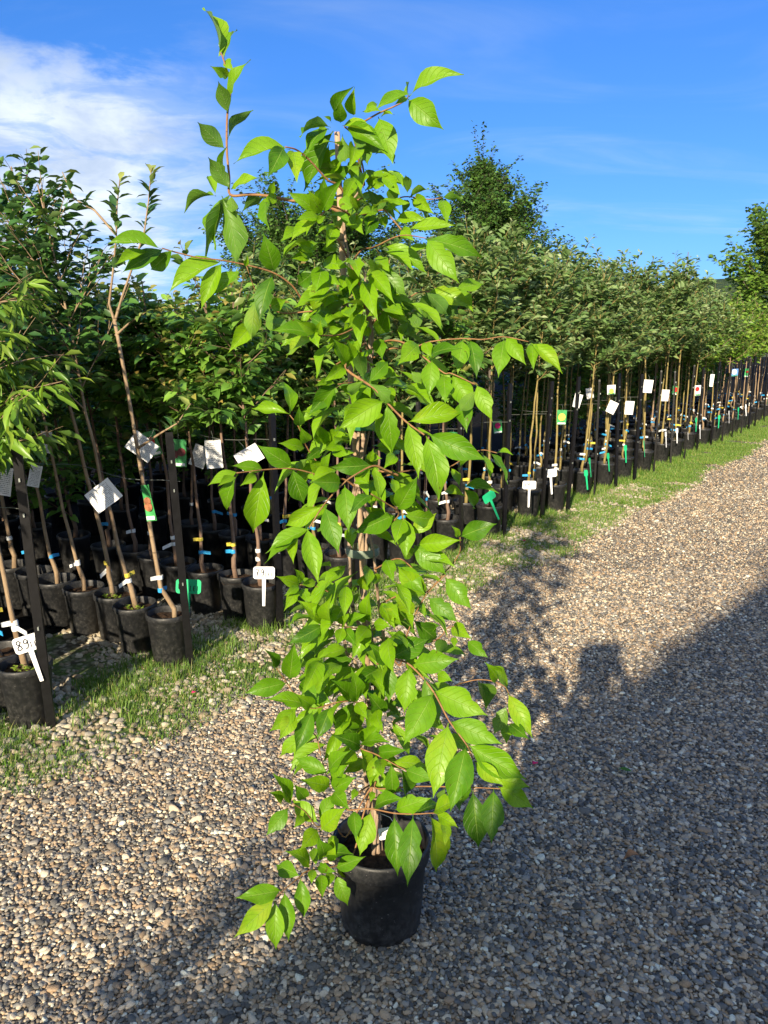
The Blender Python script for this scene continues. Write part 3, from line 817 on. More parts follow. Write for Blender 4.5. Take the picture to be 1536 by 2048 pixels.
def card(loc, w, h, roll, yaw, mat, label, pic=None, cat='plant tag', name='plant_tag', tilt=0):
    if loc[1] > 5: w *= .86; h *= .86
    e = empty(name, loc); e.rotation_euler = (Matrix.Rotation(yaw, 3, 'Z') @ Matrix.Rotation(tilt, 3, 'X') @ Matrix.Rotation(roll, 3, 'Y')).to_euler()
    tag(e, label, cat, 'tags hanging on the young trees')
    v = [(-w / 2, 0, -h / 2), (w / 2, 0, -h / 2), (w / 2, 0, h / 2), (-w / 2, 0, h / 2)]
    nx, nz = 4, 5; V = []; UV = []; F = []
    for side in (0, 1):
        for a in range(nz + 1):
            for b in range(nx + 1):
                u, q = b / nx, a / nz
                V.append(((u - .5) * w, .006 * math.sin(u * 2.5 + q * 2) + side * .0008, (q - .5) * h)); UV.append((u, q))
    n0 = (nx + 1) * (nz + 1)
    for a in range(nz):
        for b in range(nx):
            k = a * (nx + 1) + b
            F.append((k, k + 1, k + nx + 2, k + nx + 1)); F.append((n0 + k, n0 + k + nx + 1, n0 + k + nx + 2, n0 + k + 1))
    sh = link('sheet', arr_mesh('tag_sheet', V, F, mat, True, loopuv=UV), e)
    MB().quadtube([(0, 0.002, h / 2 - .008), (.004, .0, h / 2 + .02), (-.004, .012, h / 2 + .05)], [.0009] * 3, 4).build('tie', M_wire, e)
    if pic:
        for (cx, cz, rr, pm) in pic:
            m = MB(); n = 16
            m.prism([(cx * w + rr * w * math.cos(2 * math.pi * k / n), cz * h + rr * w * math.sin(2 * math.pi * k / n)) for k in range(n)], -.0042, -.0008)
            m.build('fruit_picture', pm, sh)
        MB().box((-w * .42, -.003, -h * .46), (w * .42, -.0012, -h * .36)).build('caption_band', M_white if mat is M_cardgreen else M_cardgreen, sh)
    return e
CH = [(-.18, -.05, .24, M_cherryred), (.22, .04, .24, M_cherryred)]
card((-1.27, 3.48, .885), .135, .105, R(-36), .1, M_card, 'large white tag tilted steeply on the first wire', tilt=-.1)
card((-1.160, 3.74, 1.071), .13, .10, R(38), .1, M_card, 'white tag tilted the other way beside the second stake')
card((-.923, 4.22, .962), .088, .155, R(-3), .05, M_card, 'upright white tag hanging between the second and third stakes')
card((-.715, 4.12, .964), .135, .095, R(-30), .1, M_card, 'white tag tilted by the third stake above the shrub leaf')
card((-1.861, 4.3, 1.016), .06, .12, R(8), .2, M_card, 'small white tag in the shade at the far left')
card((-1.80, 3.66, .917), .07, .14, R(12), .2, M_card, 'narrow white tag cut by the left edge of the view')
card((-1.108, 4.18, .975), .095, .150, R(3), .0, M_cardgreen, 'green tag with two dark cherries', CH)
card((-1.085, 3.53, .84), .055, .170, R(-9), -.4, M_cardgreen, 'slim green tag with a brown fruit beside the second stake', [(.0, .05, .36, M_fig), (.0, -.10, .40, M_fig)])
card((-1.08, 4.55, .90), .09, .13, R(22), .1, M_card, 'grey shaded tag behind the cherry picture')
card((-1.86, 4.12, .86), .06, .12, R(15), .3, M_card, 'little tilted tag deep at the left')
card((-1.30, 4.35, 1.0), .09, .14, R(-15), .1, M_cardgreen, 'green tag with a red fruit in the left shade', [(0, .1, .3, M_red)])
card((1.566, 6.93, .881), .098, .150, R(1), .1, M_cardgreen, 'green tag with a yellow-green apple', [(0, .02, .40, M_applegreen)])
card((1.715, 7.0, 1.02), .09, .14, R(14), .4, M_card, 'white tag at the eighth stake')
card((2.301, 8.02, 1.047), .10, .11, R(-3), .2, M_card, 'white tag with a yellow fruit', [(0, -.15, .30, M_applegreen)])
card((2.270, 7.85, .885), .11, .14, R(24), .2, M_card, 'tilted white tag below the yellow fruit tag')
card((2.527, 8.12, .855), .11, .16, R(3), .2, M_card, 'upright white tag between the tenth and eleventh stakes')
card((2.83, 8.5, 1.05), .12, .16, R(4), .2, M_card, 'large bright white tag by the twelfth stake')
card((3.20, 9.0, .915), .10, .15, R(2), .2, M_card, 'white tag crossed by a yellow trunk')
card((3.96, 10.0, .90), .09, .15, R(-3), .2, M_card, 'white tag with a round red fruit', [(-.1, .15, .36, M_red)])
card((4.621, 11.2, .957), .07, .20, R(3), .3, M_card, 'tall narrow white tag far along the row')
card((5.344, 12.15, 1.02), .15, .13, R(-3), .2, M_cardblue, 'blue and white tag far along the row', [(0, .1, .3, M_white)])
card((.543, 6.2, .777), .10, .15, R(4), .2, M_cardgreen, 'green tag with a red fruit behind the shrub', [(0, .05, .34, M_red)])
card((1.0, 6.9, .80), .09, .13, R(-6), .2, M_cardgreen, 'green tag with a pink fruit in the dark row', [(0, .1, .34, M_petal)])
card((2.158, 8.3, .99), .09, .13, R(-12), .2, M_card, 'white tag half hidden behind the ninth stake')
card((3.749, 10.2, .886), .10, .13, R(6), .2, M_cardgreen, 'green tag with a red fruit far along the row', [(0, .1, .36, M_red)])
card((5.90, 12.95, .98), .08, .16, R(5), .2, M_cardgreen, 'green tag near the far end of the stakes', [(0, .1, .3, M_red)])

# ------------------------------------------------------------------ the tall potted shrub
# leaves: base xyz, tip xyz, width (mm), normal x100; measured in the place's own metres
LEAVES = [
 (-378,2012,2231,-418,2056,2338,51,85,-30,44),(-374,2018,2224,-351,2058,2296,35,-33,-78,53),(-370,2017,2222,-349,1990,2194,25,-42,-79,45),
 (-357,1997,2181,-388,1950,2187,26,71,-52,-47),(-361,1991,2135,-305,1950,2195,38,-63,-77,7),(-359,1963,2095,-369,1923,2145,36,-25,78,57),
 (-367,1969,2027,-314,2013,2107,43,-85,9,51),(-368,1958,2017,-416,1920,2061,42,-35,86,36),(-365,1949,1955,-353,1888,2001,28,-93,-32,-19),
 (-352,1916,1923,-389,1883,1979,40,-29,90,33),(-351,1924,1924,-280,1874,1938,34,-58,-67,47),(-388,1927,1914,-413,1969,1959,24,23,-64,73),
 (-389,1934,1914,-474,1998,1889,42,-18,15,97),(-352,1928,1910,-345,1892,1871,30,-11,72,-68),(-271,1897,1904,-328,1954,1884,32,6,37,93),
 (-242,1894,1903,-268,1860,1888,24,76,-63,12),(-250,1911,1940,-265,1944,1916,19,-15,-63,-76),(-264,1899,1904,-256,1832,1831,43,-65,-59,47),
 (-359,1927,1911,-408,1878,1766,59,-93,30,21),(-371,1915,1907,-333,1845,1764,60,24,90,-37),(-366,1941,1913,-390,1901,1801,50,-64,-67,37),
 (-198,1787,1982,-301,1746,1949,50,7,-73,68),(-207,1756,1980,-232,1695,1911,43,46,-74,49),(-194,1793,1981,-180,1729,1909,39,9,-73,67),
 (-13,1852,2060,17,1817,1964,56,-17,-94,29),(-67,1862,2063,-62,1804,2101,29,-43,-53,-73),(-95,1849,2045,-92,1803,2077,32,2,-57,-82),
 (-111,1865,2063,-70,1796,2098,34,-79,-57,-23),(-41,1843,2063,-16,1877,2091,20,28,-73,62),(-47,1864,2073,-9,1825,2064,23,-49,-61,62),
 (-84,1846,2040,-1,1816,1986,44,-15,-94,30),(-93,1856,2045,-25,1806,2021,35,-22,-64,74),(-117,1835,2037,-172,1770,2004,36,-61,11,79),
 (-121,1860,2038,-164,1798,1973,41,-11,-69,72),(-113,1857,2033,-179,1901,1926,57,-48,-87,-6),(-128,1856,2042,-142,1833,2022,19,60,-70,38),
 (-90,1844,2021,-83,1789,1958,35,3,76,-65),(-121,1857,2005,-130,1926,1950,36,-45,-58,-68),(-122,1894,1961,-88,1852,1977,24,-53,-64,-56),
 (-126,1906,1939,-69,1865,1963,33,-41,-81,-42),(-54,1901,1930,-70,1860,1957,29,34,-61,-72),(-43,1888,1960,-3,1833,1916,35,58,72,-38),
 (-62,1854,2023,-36,1810,1957,34,69,70,-19),(-37,1868,2024,-13,1828,1984,32,47,74,-48),(-130,1843,2058,-116,1863,2051,10,83,-54,10),
 (-72,1843,2030,-40,1800,1992,35,56,73,-38),(-52,1865,2035,-21,1824,2002,32,61,72,-32),(49,1799,2081,118,1775,2020,54,-33,-94,-1),
 (51,1804,2089,151,1758,2114,49,-46,-74,50),(55,1775,2086,-14,1745,2047,31,3,-81,58),(46,1797,2085,24,1769,2063,17,65,-72,25),
 (48,1784,2084,51,1810,2116,18,-95,-18,24),(-6,1840,2057,19,1813,2054,14,-40,-48,78),(-129,1714,1841,-149,1661,1876,29,40,-61,-69),
 (-126,1717,1846,-86,1652,1892,37,-61,-67,-42),(-132,1726,1843,-121,1691,1903,35,2,-86,-51),(-134,1719,1840,-189,1680,1874,33,62,-78,8),
 (-132,1699,1833,-171,1653,1822,25,60,-62,50),(-135,1703,1829,-184,1661,1785,31,2,-73,68),(-95,1769,1880,-64,1731,1853,30,-60,-72,34),
 (-116,1741,1841,-70,1693,1820,28,-8,-44,89),(-145,1708,1836,-162,1686,1842,16,68,-62,-39),(-139,1688,1822,-118,1664,1830,16,-58,-67,-46),
 (-85,1882,1920,-39,1944,1894,38,-57,64,51),(-79,1864,1907,-65,1911,1872,34,26,-63,-73),(-1,1816,1863,-35,1871,1913,34,48,73,-48),
 (2,1817,1866,51,1762,1869,28,-71,-62,34),(-11,1829,1863,-53,1783,1849,27,52,-64,57),(-21,1845,1860,-41,1804,1823,26,2,-68,73),
 (10,1821,1854,-6,1849,1836,21,-40,-64,-65),(-21,1841,1854,-39,1795,1810,37,34,-72,61),(22,1803,1840,86,1759,1836,29,-51,-77,38),
 (15,1821,1902,22,1793,1923,20,-20,-61,-77),(35,1805,1914,40,1820,1931,13,25,-75,62),(50,1807,1895,46,1769,1924,21,25,57,78),
 (17,1808,1869,19,1765,1902,28,5,62,79),(-26,1830,1918,-1,1803,1913,21,-73,-67,-12),(-37,1840,1920,-13,1811,1929,17,-59,-64,-49),
 (37,1762,1816,61,1727,1790,28,-58,-70,42),(50,1775,1819,139,1735,1822,36,-35,-74,58),(58,1898,1903,100,1848,1909,25,21,30,93),
 (66,1901,1903,106,1848,1863,33,-61,-72,33),(64,1907,1901,98,1840,1842,42,93,30,20),(128,1875,1894,138,1821,1837,31,5,-72,69),
 (130,1862,1897,172,1811,1879,27,65,30,70),(52,1886,1896,43,1917,1873,22,26,63,73),(-344,1745,1753,-442,1693,1687,54,-1,-78,63),
 (-342,1732,1748,-383,1709,1655,38,5,-98,21),(-308,1768,1736,-361,1729,1683,34,1,-81,59),(-241,1803,1732,-254,1753,1802,49,24,-81,-54),
 (-242,1780,1726,-267,1745,1629,46,-18,-91,37),(-296,1750,1740,-286,1726,1759,12,-13,-66,-74),(-430,1673,1765,-490,1732,1735,39,-41,-72,-56),
 (-449,1686,1771,-520,1645,1724,41,11,-83,55),(-447,1659,1768,-540,1625,1773,41,27,-66,70),(-474,1660,1763,-526,1619,1737,26,28,-74,61),
 (-254,1807,1656,-213,1764,1673,31,-58,-72,-40),(-288,1825,1676,-292,1775,1593,41,-21,84,-49),(-300,1853,1622,-343,1790,1564,42,39,-75,53),
 (-269,1842,1628,-212,1787,1613,35,65,73,-21),(-263,1853,1654,-246,1803,1608,32,7,69,-72),(84,1657,1786,194,1699,1757,44,41,-86,32),
 (84,1662,1787,145,1626,1704,50,-29,-94,20),(-137,1817,1754,-79,1758,1739,37,-58,-68,44),(-145,1804,1781,-187,1752,1787,26,74,-63,-23),
 (-139,1809,1779,-108,1846,1794,26,72,-67,16),(-162,1825,1772,-202,1776,1759,26,76,-64,7),(-155,1818,1768,-187,1777,1778,23,71,-63,-32),
 (-137,1816,1745,-149,1758,1689,43,27,-69,67),(-156,1818,1733,-195,1863,1710,36,-51,-70,-50),(-162,1836,1649,-134,1812,1724,40,-1,-95,-31),
 (-57,1841,1708,-79,1795,1740,30,42,-65,-63),(-50,1829,1711,-10,1782,1653,36,-33,-83,45),(-60,1833,1705,-103,1884,1681,29,-71,-69,-18),
 (-60,1846,1709,-114,1911,1669,39,-81,-54,22),(-98,1858,1676,-144,1804,1667,30,54,-57,62),(-66,1843,1670,-53,1800,1630,34,-20,-70,69),
 (-60,1844,1706,-80,1816,1719,20,61,-66,-44),(-10,1821,1742,46,1800,1686,43,21,97,-14),(5,1856,1700,42,1815,1686,28,-70,-69,19),
 (-4,1845,1664,59,1885,1650,32,51,-60,62),(8,1838,1658,41,1792,1630,26,-58,-69,44),(-11,1863,1594,8,1799,1651,40,-22,-68,-70),
 (-29,1849,1597,-57,1814,1615,25,62,-68,-40),(-14,1851,1591,-4,1801,1546,33,-14,-68,72),(-4,1848,1661,-35,1808,1639,27,61,-69,39),
 (-151,1846,1655,-107,1791,1621,33,-53,-71,47),(-104,1841,1628,-65,1802,1624,21,-57,-61,54),(-112,1829,1705,-135,1855,1718,21,-61,-72,32),
 (-41,1839,1729,-17,1866,1740,21,69,-69,20),(-94,1834,1658,-71,1803,1636,23,-50,-71,50),(-121,1826,1693,-131,1787,1656,31,30,-69,66),
 (20,1844,1712,8,1793,1662,29,-24,-64,73),(-84,1834,1729,-97,1793,1691,26,34,-70,63),(-126,1822,1728,-97,1786,1705,26,-56,-72,41),
 (-144,1684,1597,-220,1630,1606,39,54,-66,52),(-149,1671,1603,-134,1638,1574,24,-23,-69,68),(-141,1675,1597,-129,1644,1625,24,-17,-69,-70),
 (-118,1716,1606,-90,1688,1611,19,-69,-71,-16),(-142,1663,1603,-174,1619,1624,27,67,-65,-37),(-147,1684,1592,-211,1753,1553,43,-78,-50,38),
 (-118,1717,1614,-159,1761,1635,31,-60,-72,34),(-83,1770,1547,-107,1721,1586,35,45,-68,-58),(-55,1764,1544,-80,1810,1582,32,-34,-69,64),
 (-59,1768,1544,-43,1743,1562,19,-46,-70,-54),(96,1927,1698,143,1856,1646,38,73,65,-22),(100,1936,1698,204,1905,1663,48,-15,-92,36),
 (173,1956,1706,240,2000,1718,35,47,-81,34),(120,1948,1693,172,1898,1647,46,50,81,-31),(86,1920,1691,138,1955,1623,52,-17,92,34),
 (92,1909,1666,62,1867,1606,33,-21,84,-49),(179,1958,1703,207,1896,1653,39,-49,-67,56),(66,1902,1678,38,1954,1639,31,43,68,60),
 (54,1910,1647,71,1853,1597,34,29,68,-67),(57,1904,1629,40,1855,1585,25,-36,-54,76),(180,1828,1587,167,1793,1518,44,-3,-89,45),
 (197,1847,1587,208,1795,1507,42,12,-82,55),(277,1854,1589,261,1808,1510,46,-7,-86,51),(276,1827,1593,315,1792,1536,37,-36,-89,30),
 (340,1847,1580,336,1795,1525,30,-20,-70,68),(336,1829,1580,397,1797,1519,37,-4,-90,43),(96,1768,1547,157,1694,1568,41,-71,-42,57),
 (105,1743,1545,98,1715,1473,43,-3,-93,36),(148,1732,1517,189,1703,1439,50,-19,-95,25),(130,1737,1513,130,1676,1460,39,-11,-65,75),
 (167,1696,1460,174,1655,1402,40,-17,-81,56),(195,1677,1496,225,1652,1426,38,-20,-95,25),(78,1773,1579,34,1711,1539,47,49,-69,53),
 (89,1778,1582,102,1741,1552,28,-34,-67,66),(60,1753,1520,80,1721,1500,24,53,66,-53),(196,1682,1482,160,1628,1446,33,-36,67,-65),
 (-83,1740,1531,-105,1675,1587,32,75,-56,-36),(-69,1751,1541,-75,1706,1583,27,57,-61,-56),(-43,1721,1504,-52,1669,1554,33,-17,70,70),
 (-33,1706,1498,6,1766,1537,35,49,-68,55),(-87,1761,1530,-127,1704,1501,32,61,-65,45),(-33,1707,1498,12,1644,1464,33,60,67,-44),
 (-43,1709,1501,-76,1664,1480,24,-61,66,-45),(2,1668,1463,-88,1643,1410,60,17,-97,18),(6,1685,1454,17,1705,1353,45,10,-98,-19),
 (50,1640,1421,160,1672,1435,50,20,-87,45),(49,1622,1420,69,1583,1321,45,20,-90,39),(86,1606,1395,109,1570,1271,57,27,-91,31),
 (90,1616,1398,201,1584,1352,54,-20,-96,18),(-104,1736,1489,-153,1796,1434,37,-42,-78,-48),(-57,1707,1449,-84,1657,1416,37,44,-64,63),
 (227,1824,1331,242,1758,1285,32,66,-32,68),(259,1790,1333,287,1754,1335,18,-41,-29,86),(240,1794,1336,280,1766,1272,31,59,-53,61),
 (195,1888,1237,266,1837,1232,35,-33,-53,79),(196,1898,1229,228,1956,1167,35,76,-62,-18),(181,1875,1276,215,1818,1321,33,-89,-21,40),
 (165,1897,1278,179,1848,1245,25,14,-53,84),(150,1920,1219,193,1867,1217,28,-56,-48,67),(176,1761,1141,250,1732,1177,49,-42,-90,11),
 (173,1759,1141,156,1731,1172,19,68,-68,-26),(-209,1771,1303,-275,1731,1355,45,47,-88,-8),(-209,1768,1299,-188,1793,1216,50,23,-95,-23),
 (-267,1729,1304,-327,1687,1319,31,58,-67,46),(-267,1717,1300,-298,1746,1165,59,7,-97,-22),(-318,1684,1308,-371,1648,1286,28,22,-72,66),
 (-317,1675,1303,-352,1729,1219,39,-62,-75,-22),(-316,1657,1301,-344,1614,1292,21,41,-43,80),(-282,1707,1298,-307,1665,1282,24,65,-57,50),
 (-177,1802,1281,-160,1781,1272,16,-49,-65,58),(-215,1795,1419,-234,1865,1481,38,60,-43,68),(-218,1800,1423,-299,1824,1431,32,-20,-83,51),
 (-196,1809,1392,-190,1765,1438,27,6,-72,-69),(-186,1843,1336,-238,1790,1354,32,72,-63,27),(-178,1834,1350,-191,1791,1391,29,40,-70,-59),
 (-127,1847,1348,-87,1790,1395,35,-67,-69,-28),(-130,1844,1348,-152,1791,1397,30,45,-70,-55),(-143,1837,1346,-164,1788,1392,29,73,-60,-32),
 (-146,1851,1335,-179,1801,1315,27,61,-61,51),(-124,1841,1330,-73,1789,1333,30,-71,-69,17),(-146,1874,1271,-178,1823,1311,34,63,-68,-37),
 (-141,1857,1281,-125,1812,1328,28,-65,-65,-39),(-180,1843,1311,-204,1805,1296,22,-61,60,-52),(-110,1803,1488,-164,1756,1428,45,34,-86,38),
 (-109,1787,1492,-147,1744,1491,22,59,-52,62),(-103,1778,1484,-64,1822,1472,27,73,-68,-10),(-91,1672,1284,-147,1607,1299,45,77,-64,9),
 (-27,1758,1310,-114,1726,1311,44,35,-92,17),(-25,1758,1305,-13,1717,1237,35,52,-69,50),(-86,1682,1279,-76,1634,1192,50,2,-87,49),
 (-130,1635,1243,-210,1655,1195,39,-26,-97,3),(-126,1633,1241,-97,1593,1155,47,1,-90,43),(-156,1597,1202,-236,1561,1164,39,-5,-67,74),
 (-159,1579,1209,-135,1529,1111,43,5,-89,46),(-182,1605,1185,-186,1551,1143,27,-37,-55,75),(-184,1594,1182,-236,1530,1152,32,-6,-38,92),
 (-33,1747,1332,-7,1719,1331,22,-70,-67,26),(26,1759,1336,2,1717,1311,29,40,-63,67),(-67,1701,1281,-35,1667,1285,18,-61,-53,59),
 (20,1795,1273,26,1752,1242,23,39,-51,76),(-33,1731,1323,-24,1702,1353,18,-24,-74,-63),(-26,1666,1261,-69,1608,1234,30,16,-51,85),
 (31,1742,1209,70,1692,1289,49,-34,-86,-37),(26,1756,1194,-60,1712,1165,55,33,-87,36),(45,1725,1201,118,1795,1174,43,70,-72,5),
 (43,1743,1189,25,1683,1150,41,19,-57,80),(48,1751,1190,50,1709,1112,50,-3,-88,47),(67,1776,1119,139,1744,1060,55,-13,-93,34),
 (77,1765,1122,168,1729,1141,44,-40,-89,21),(4,1783,1176,-41,1727,1218,35,66,-70,-26),(60,1764,1146,118,1789,1187,41,13,-92,37),
 (33,1796,1060,92,1756,1009,49,-20,-87,45),(4,1823,1070,21,1762,1034,36,-21,-54,82),(-32,1849,1031,-58,1902,970,37,-39,-77,-50),
 (-8,1846,1007,-37,1812,1030,28,73,-68,-8),(68,1814,1079,38,1774,1114,34,61,-73,-31),(98,1786,988,36,1759,1065,55,31,-95,-8),
 (143,1765,1042,199,1732,980,49,-14,-92,37),(106,1801,980,171,1769,933,48,-16,-90,40),(69,1804,928,29,1778,996,47,31,-93,-18),
 (72,1819,914,129,1884,841,51,57,-78,-24),(46,1821,910,4,1766,963,49,64,-72,-25),(57,1827,869,15,1783,882,35,73,-60,34),
 (170,1863,883,209,1805,875,40,-63,-50,59),(207,1836,854,250,1792,831,36,-41,-71,57),(174,1844,862,174,1814,847,19,-12,-47,88),
 (148,1855,852,137,1906,785,33,34,78,53),(97,1897,859,137,1850,888,34,-78,-63,5),(15,1791,826,104,1829,857,57,19,-86,48),
 (10,1804,817,-31,1744,881,46,63,-72,-28),(68,1750,827,166,1720,854,59,-36,-87,34),(10,1781,816,12,1753,735,46,0,-95,32),
 (60,1742,828,49,1702,736,57,-3,-92,40),(116,1707,782,227,1650,752,72,-28,-82,50),(115,1683,788,50,1616,702,71,5,-80,59),
 (149,1643,737,255,1598,709,59,-22,-83,51),(147,1639,734,112,1564,607,75,-6,-85,52),(182,1582,710,145,1506,608,66,-6,-79,61),
 (186,1591,708,304,1555,649,64,-4,-89,46),(196,1575,680,182,1599,571,44,-57,-81,-10),(199,1576,675,257,1535,645,38,-24,-78,58),
 (94,1719,812,127,1663,726,47,9,85,-52),(124,1716,818,155,1675,821,29,-69,-50,53),(265,1637,574,336,1603,544,47,-17,-83,54),
 (261,1649,588,330,1618,586,38,-33,-77,54),(254,1631,572,244,1572,481,57,-13,-83,55),(212,1682,534,224,1649,415,64,-8,-96,26),
 (149,1713,521,131,1679,514,22,-32,34,-88),(158,1708,535,192,1774,434,54,79,-59,-12),(291,1858,736,252,1800,808,39,62,-74,-26),
 (315,1852,713,261,1813,797,45,84,-41,34),(245,1879,727,273,1945,616,58,50,68,53),(313,1836,712,364,1778,629,49,-18,-86,48),
 (310,1830,680,277,1791,628,41,5,79,-62),(315,1834,631,305,1778,609,34,-5,-36,93),(315,1816,640,351,1748,637,35,-64,-38,67),
 (-198,1772,1021,-242,1715,1058,31,79,-61,-1),(-195,1767,1023,-164,1804,1019,23,74,-58,34),(-201,1770,1017,-228,1718,980,29,35,-66,67),
 (-195,1789,1008,-179,1747,985,28,-15,-53,84),(-199,1759,1023,-227,1716,1014,21,63,-52,58),(-194,1758,1029,-204,1720,1074,26,87,-45,-20),
 (-135,1740,936,-195,1692,1008,40,69,-71,10),(-138,1717,942,-213,1677,914,38,29,-85,45),(-124,1731,939,-119,1666,1024,45,-63,-63,-45),
 (-102,1768,920,-79,1728,966,25,-68,-69,-26),(-98,1744,926,-108,1697,903,29,23,-47,85),(-96,1752,920,-64,1695,899,31,-36,-50,79),
 (-87,1773,920,-45,1724,963,30,-84,-39,38),(-32,1809,915,-30,1743,1013,44,-60,-67,-44),(-26,1794,915,12,1753,923,32,-71,-59,38),
 (-32,1797,914,-74,1756,846,45,9,-88,47),(-37,1808,926,-76,1764,948,29,77,-63,13),(-160,1736,932,-128,1782,887,36,69,-69,-22),
 (-135,1737,926,-151,1687,904,26,34,-47,81),(-236,1780,767,-329,1746,758,47,27,-85,44),(-234,1802,762,-216,1764,873,50,2,-94,-33),
 (-262,1770,810,-275,1719,876,35,86,-47,-19),(-76,1859,796,-164,1821,790,45,33,-84,44),(-157,1872,799,-205,1819,819,28,-76,58,-29),
 (-171,1837,769,-209,1882,690,42,-34,-88,-33),(-166,1712,736,-266,1667,778,44,49,-34,80),(-168,1708,741,-201,1656,796,35,73,-66,-18),
 (-169,1716,726,-204,1669,650,46,10,-87,49),(-204,1694,743,-257,1640,717,40,39,-68,62),(-209,1693,733,-238,1635,699,41,32,-58,74),
 (-126,1749,729,-198,1803,742,46,-41,-68,61),(-79,1782,721,-123,1716,802,46,86,-50,7),(-73,1765,724,-75,1710,829,48,58,-72,-37),
 (-74,1785,717,-109,1826,611,47,-64,-76,-8),(-69,1784,714,-42,1732,699,34,-35,-43,84),(-127,1730,730,-155,1684,675,43,14,-79,60),
 (-69,1792,716,-44,1736,793,41,-82,-55,-13),(-11,1804,795,-73,1740,784,41,52,-60,60),(-1,1822,666,-37,1755,751,48,54,-75,-37),
 (-109,1750,681,-71,1814,600,46,80,-59,-9),(-58,1767,609,-8,1715,691,48,-55,-82,-17),(-57,1737,620,-116,1664,689,42,84,-52,16),
 (-58,1743,623,7,1675,666,44,-60,-5,80),(-58,1741,612,-49,1805,514,47,77,-56,-30),(-16,1716,615,48,1666,650,36,-69,-65,31),
 (19,1684,611,98,1719,581,38,49,-78,39),(49,1663,602,110,1617,603,40,-50,-64,59),(17,1695,599,20,1717,505,38,2,-97,-23),
 (44,1672,597,58,1741,484,51,77,-58,-26),(-19,1735,599,-31,1697,545,38,3,-82,57),(-68,1742,606,-96,1689,598,34,47,-38,80),
 (-133,1698,570,-209,1728,591,41,-15,-79,59),(-127,1683,545,-186,1609,607,41,83,-54,15),(-134,1713,566,-84,1655,651,50,-86,-48,17),
 (-123,1691,540,-84,1640,626,42,-82,-57,3),(-122,1678,543,-68,1621,606,41,-73,-68,1),(-123,1695,526,-84,1634,521,41,-45,-36,82),
 (-66,1676,544,-75,1644,536,19,28,-30,91),(-26,1685,532,-31,1655,524,18,14,-29,95),(-227,1701,488,-257,1666,584,46,87,-48,11),
 (-246,1692,494,-269,1649,550,32,95,-21,22),(-232,1703,475,-279,1668,429,42,10,-84,54),(-191,1709,494,-210,1662,561,34,61,-72,-33),
 (-165,1744,406,-228,1784,441,46,-10,-73,68),(-165,1778,390,-131,1818,436,39,11,-79,60),(-163,1772,363,-99,1728,454,52,-62,-78,6),
 (-201,1735,431,-218,1694,428,25,50,-28,82),(-167,1765,374,-202,1691,371,46,51,-27,82),(-139,1814,322,-120,1764,313,30,-25,-25,93),
 (-157,1750,306,-161,1694,397,45,70,-62,-34),(-148,1779,278,-127,1731,368,46,-27,-87,-40),(-153,1770,297,-83,1700,350,47,-67,-13,73),
 (-127,1778,250,-54,1755,299,40,-49,-79,36),(-188,1736,292,-232,1668,378,45,93,-24,29),(-173,1746,284,-182,1798,295,30,-5,-23,97),
 (-166,1729,294,-121,1682,314,27,-70,-42,59),(-179,1722,290,-178,1680,283,24,9,-16,98),(-160,1752,255,-153,1692,238,34,1,-27,96),
 (-125,1792,230,-96,1827,194,24,86,-43,30),(-126,1764,242,-95,1740,176,43,16,-90,41),(-137,1765,251,-139,1719,244,26,13,-16,98),
 (-209,1688,298,-272,1751,279,45,-62,-41,67),(-206,1682,296,-196,1653,215,42,14,-92,36),(-244,1631,301,-337,1588,317,47,41,-68,60),
 (-241,1650,284,-227,1595,200,44,13,-82,55),(-258,1603,301,-335,1536,261,49,24,-68,69),(-259,1612,288,-254,1573,196,47,14,-91,39),
 (-27,1717,466,40,1659,528,46,-76,-22,62),(25,1702,470,106,1671,520,48,-52,-79,34),(75,1668,484,134,1729,465,35,44,-15,88),
 (-32,1724,452,-57,1676,371,55,0,-86,51),(-74,1728,453,-67,1669,417,37,-1,-52,86),(25,1694,461,32,1640,346,56,0,-90,43),
 (69,1654,488,55,1577,370,60,-4,-83,55),(111,1642,496,131,1700,309,74,73,-67,-13),(123,1640,500,165,1578,509,30,-65,-34,67),
 (113,1640,506,168,1578,579,44,-86,-21,47),(138,1635,493,139,1571,470,28,39,-31,87),
]
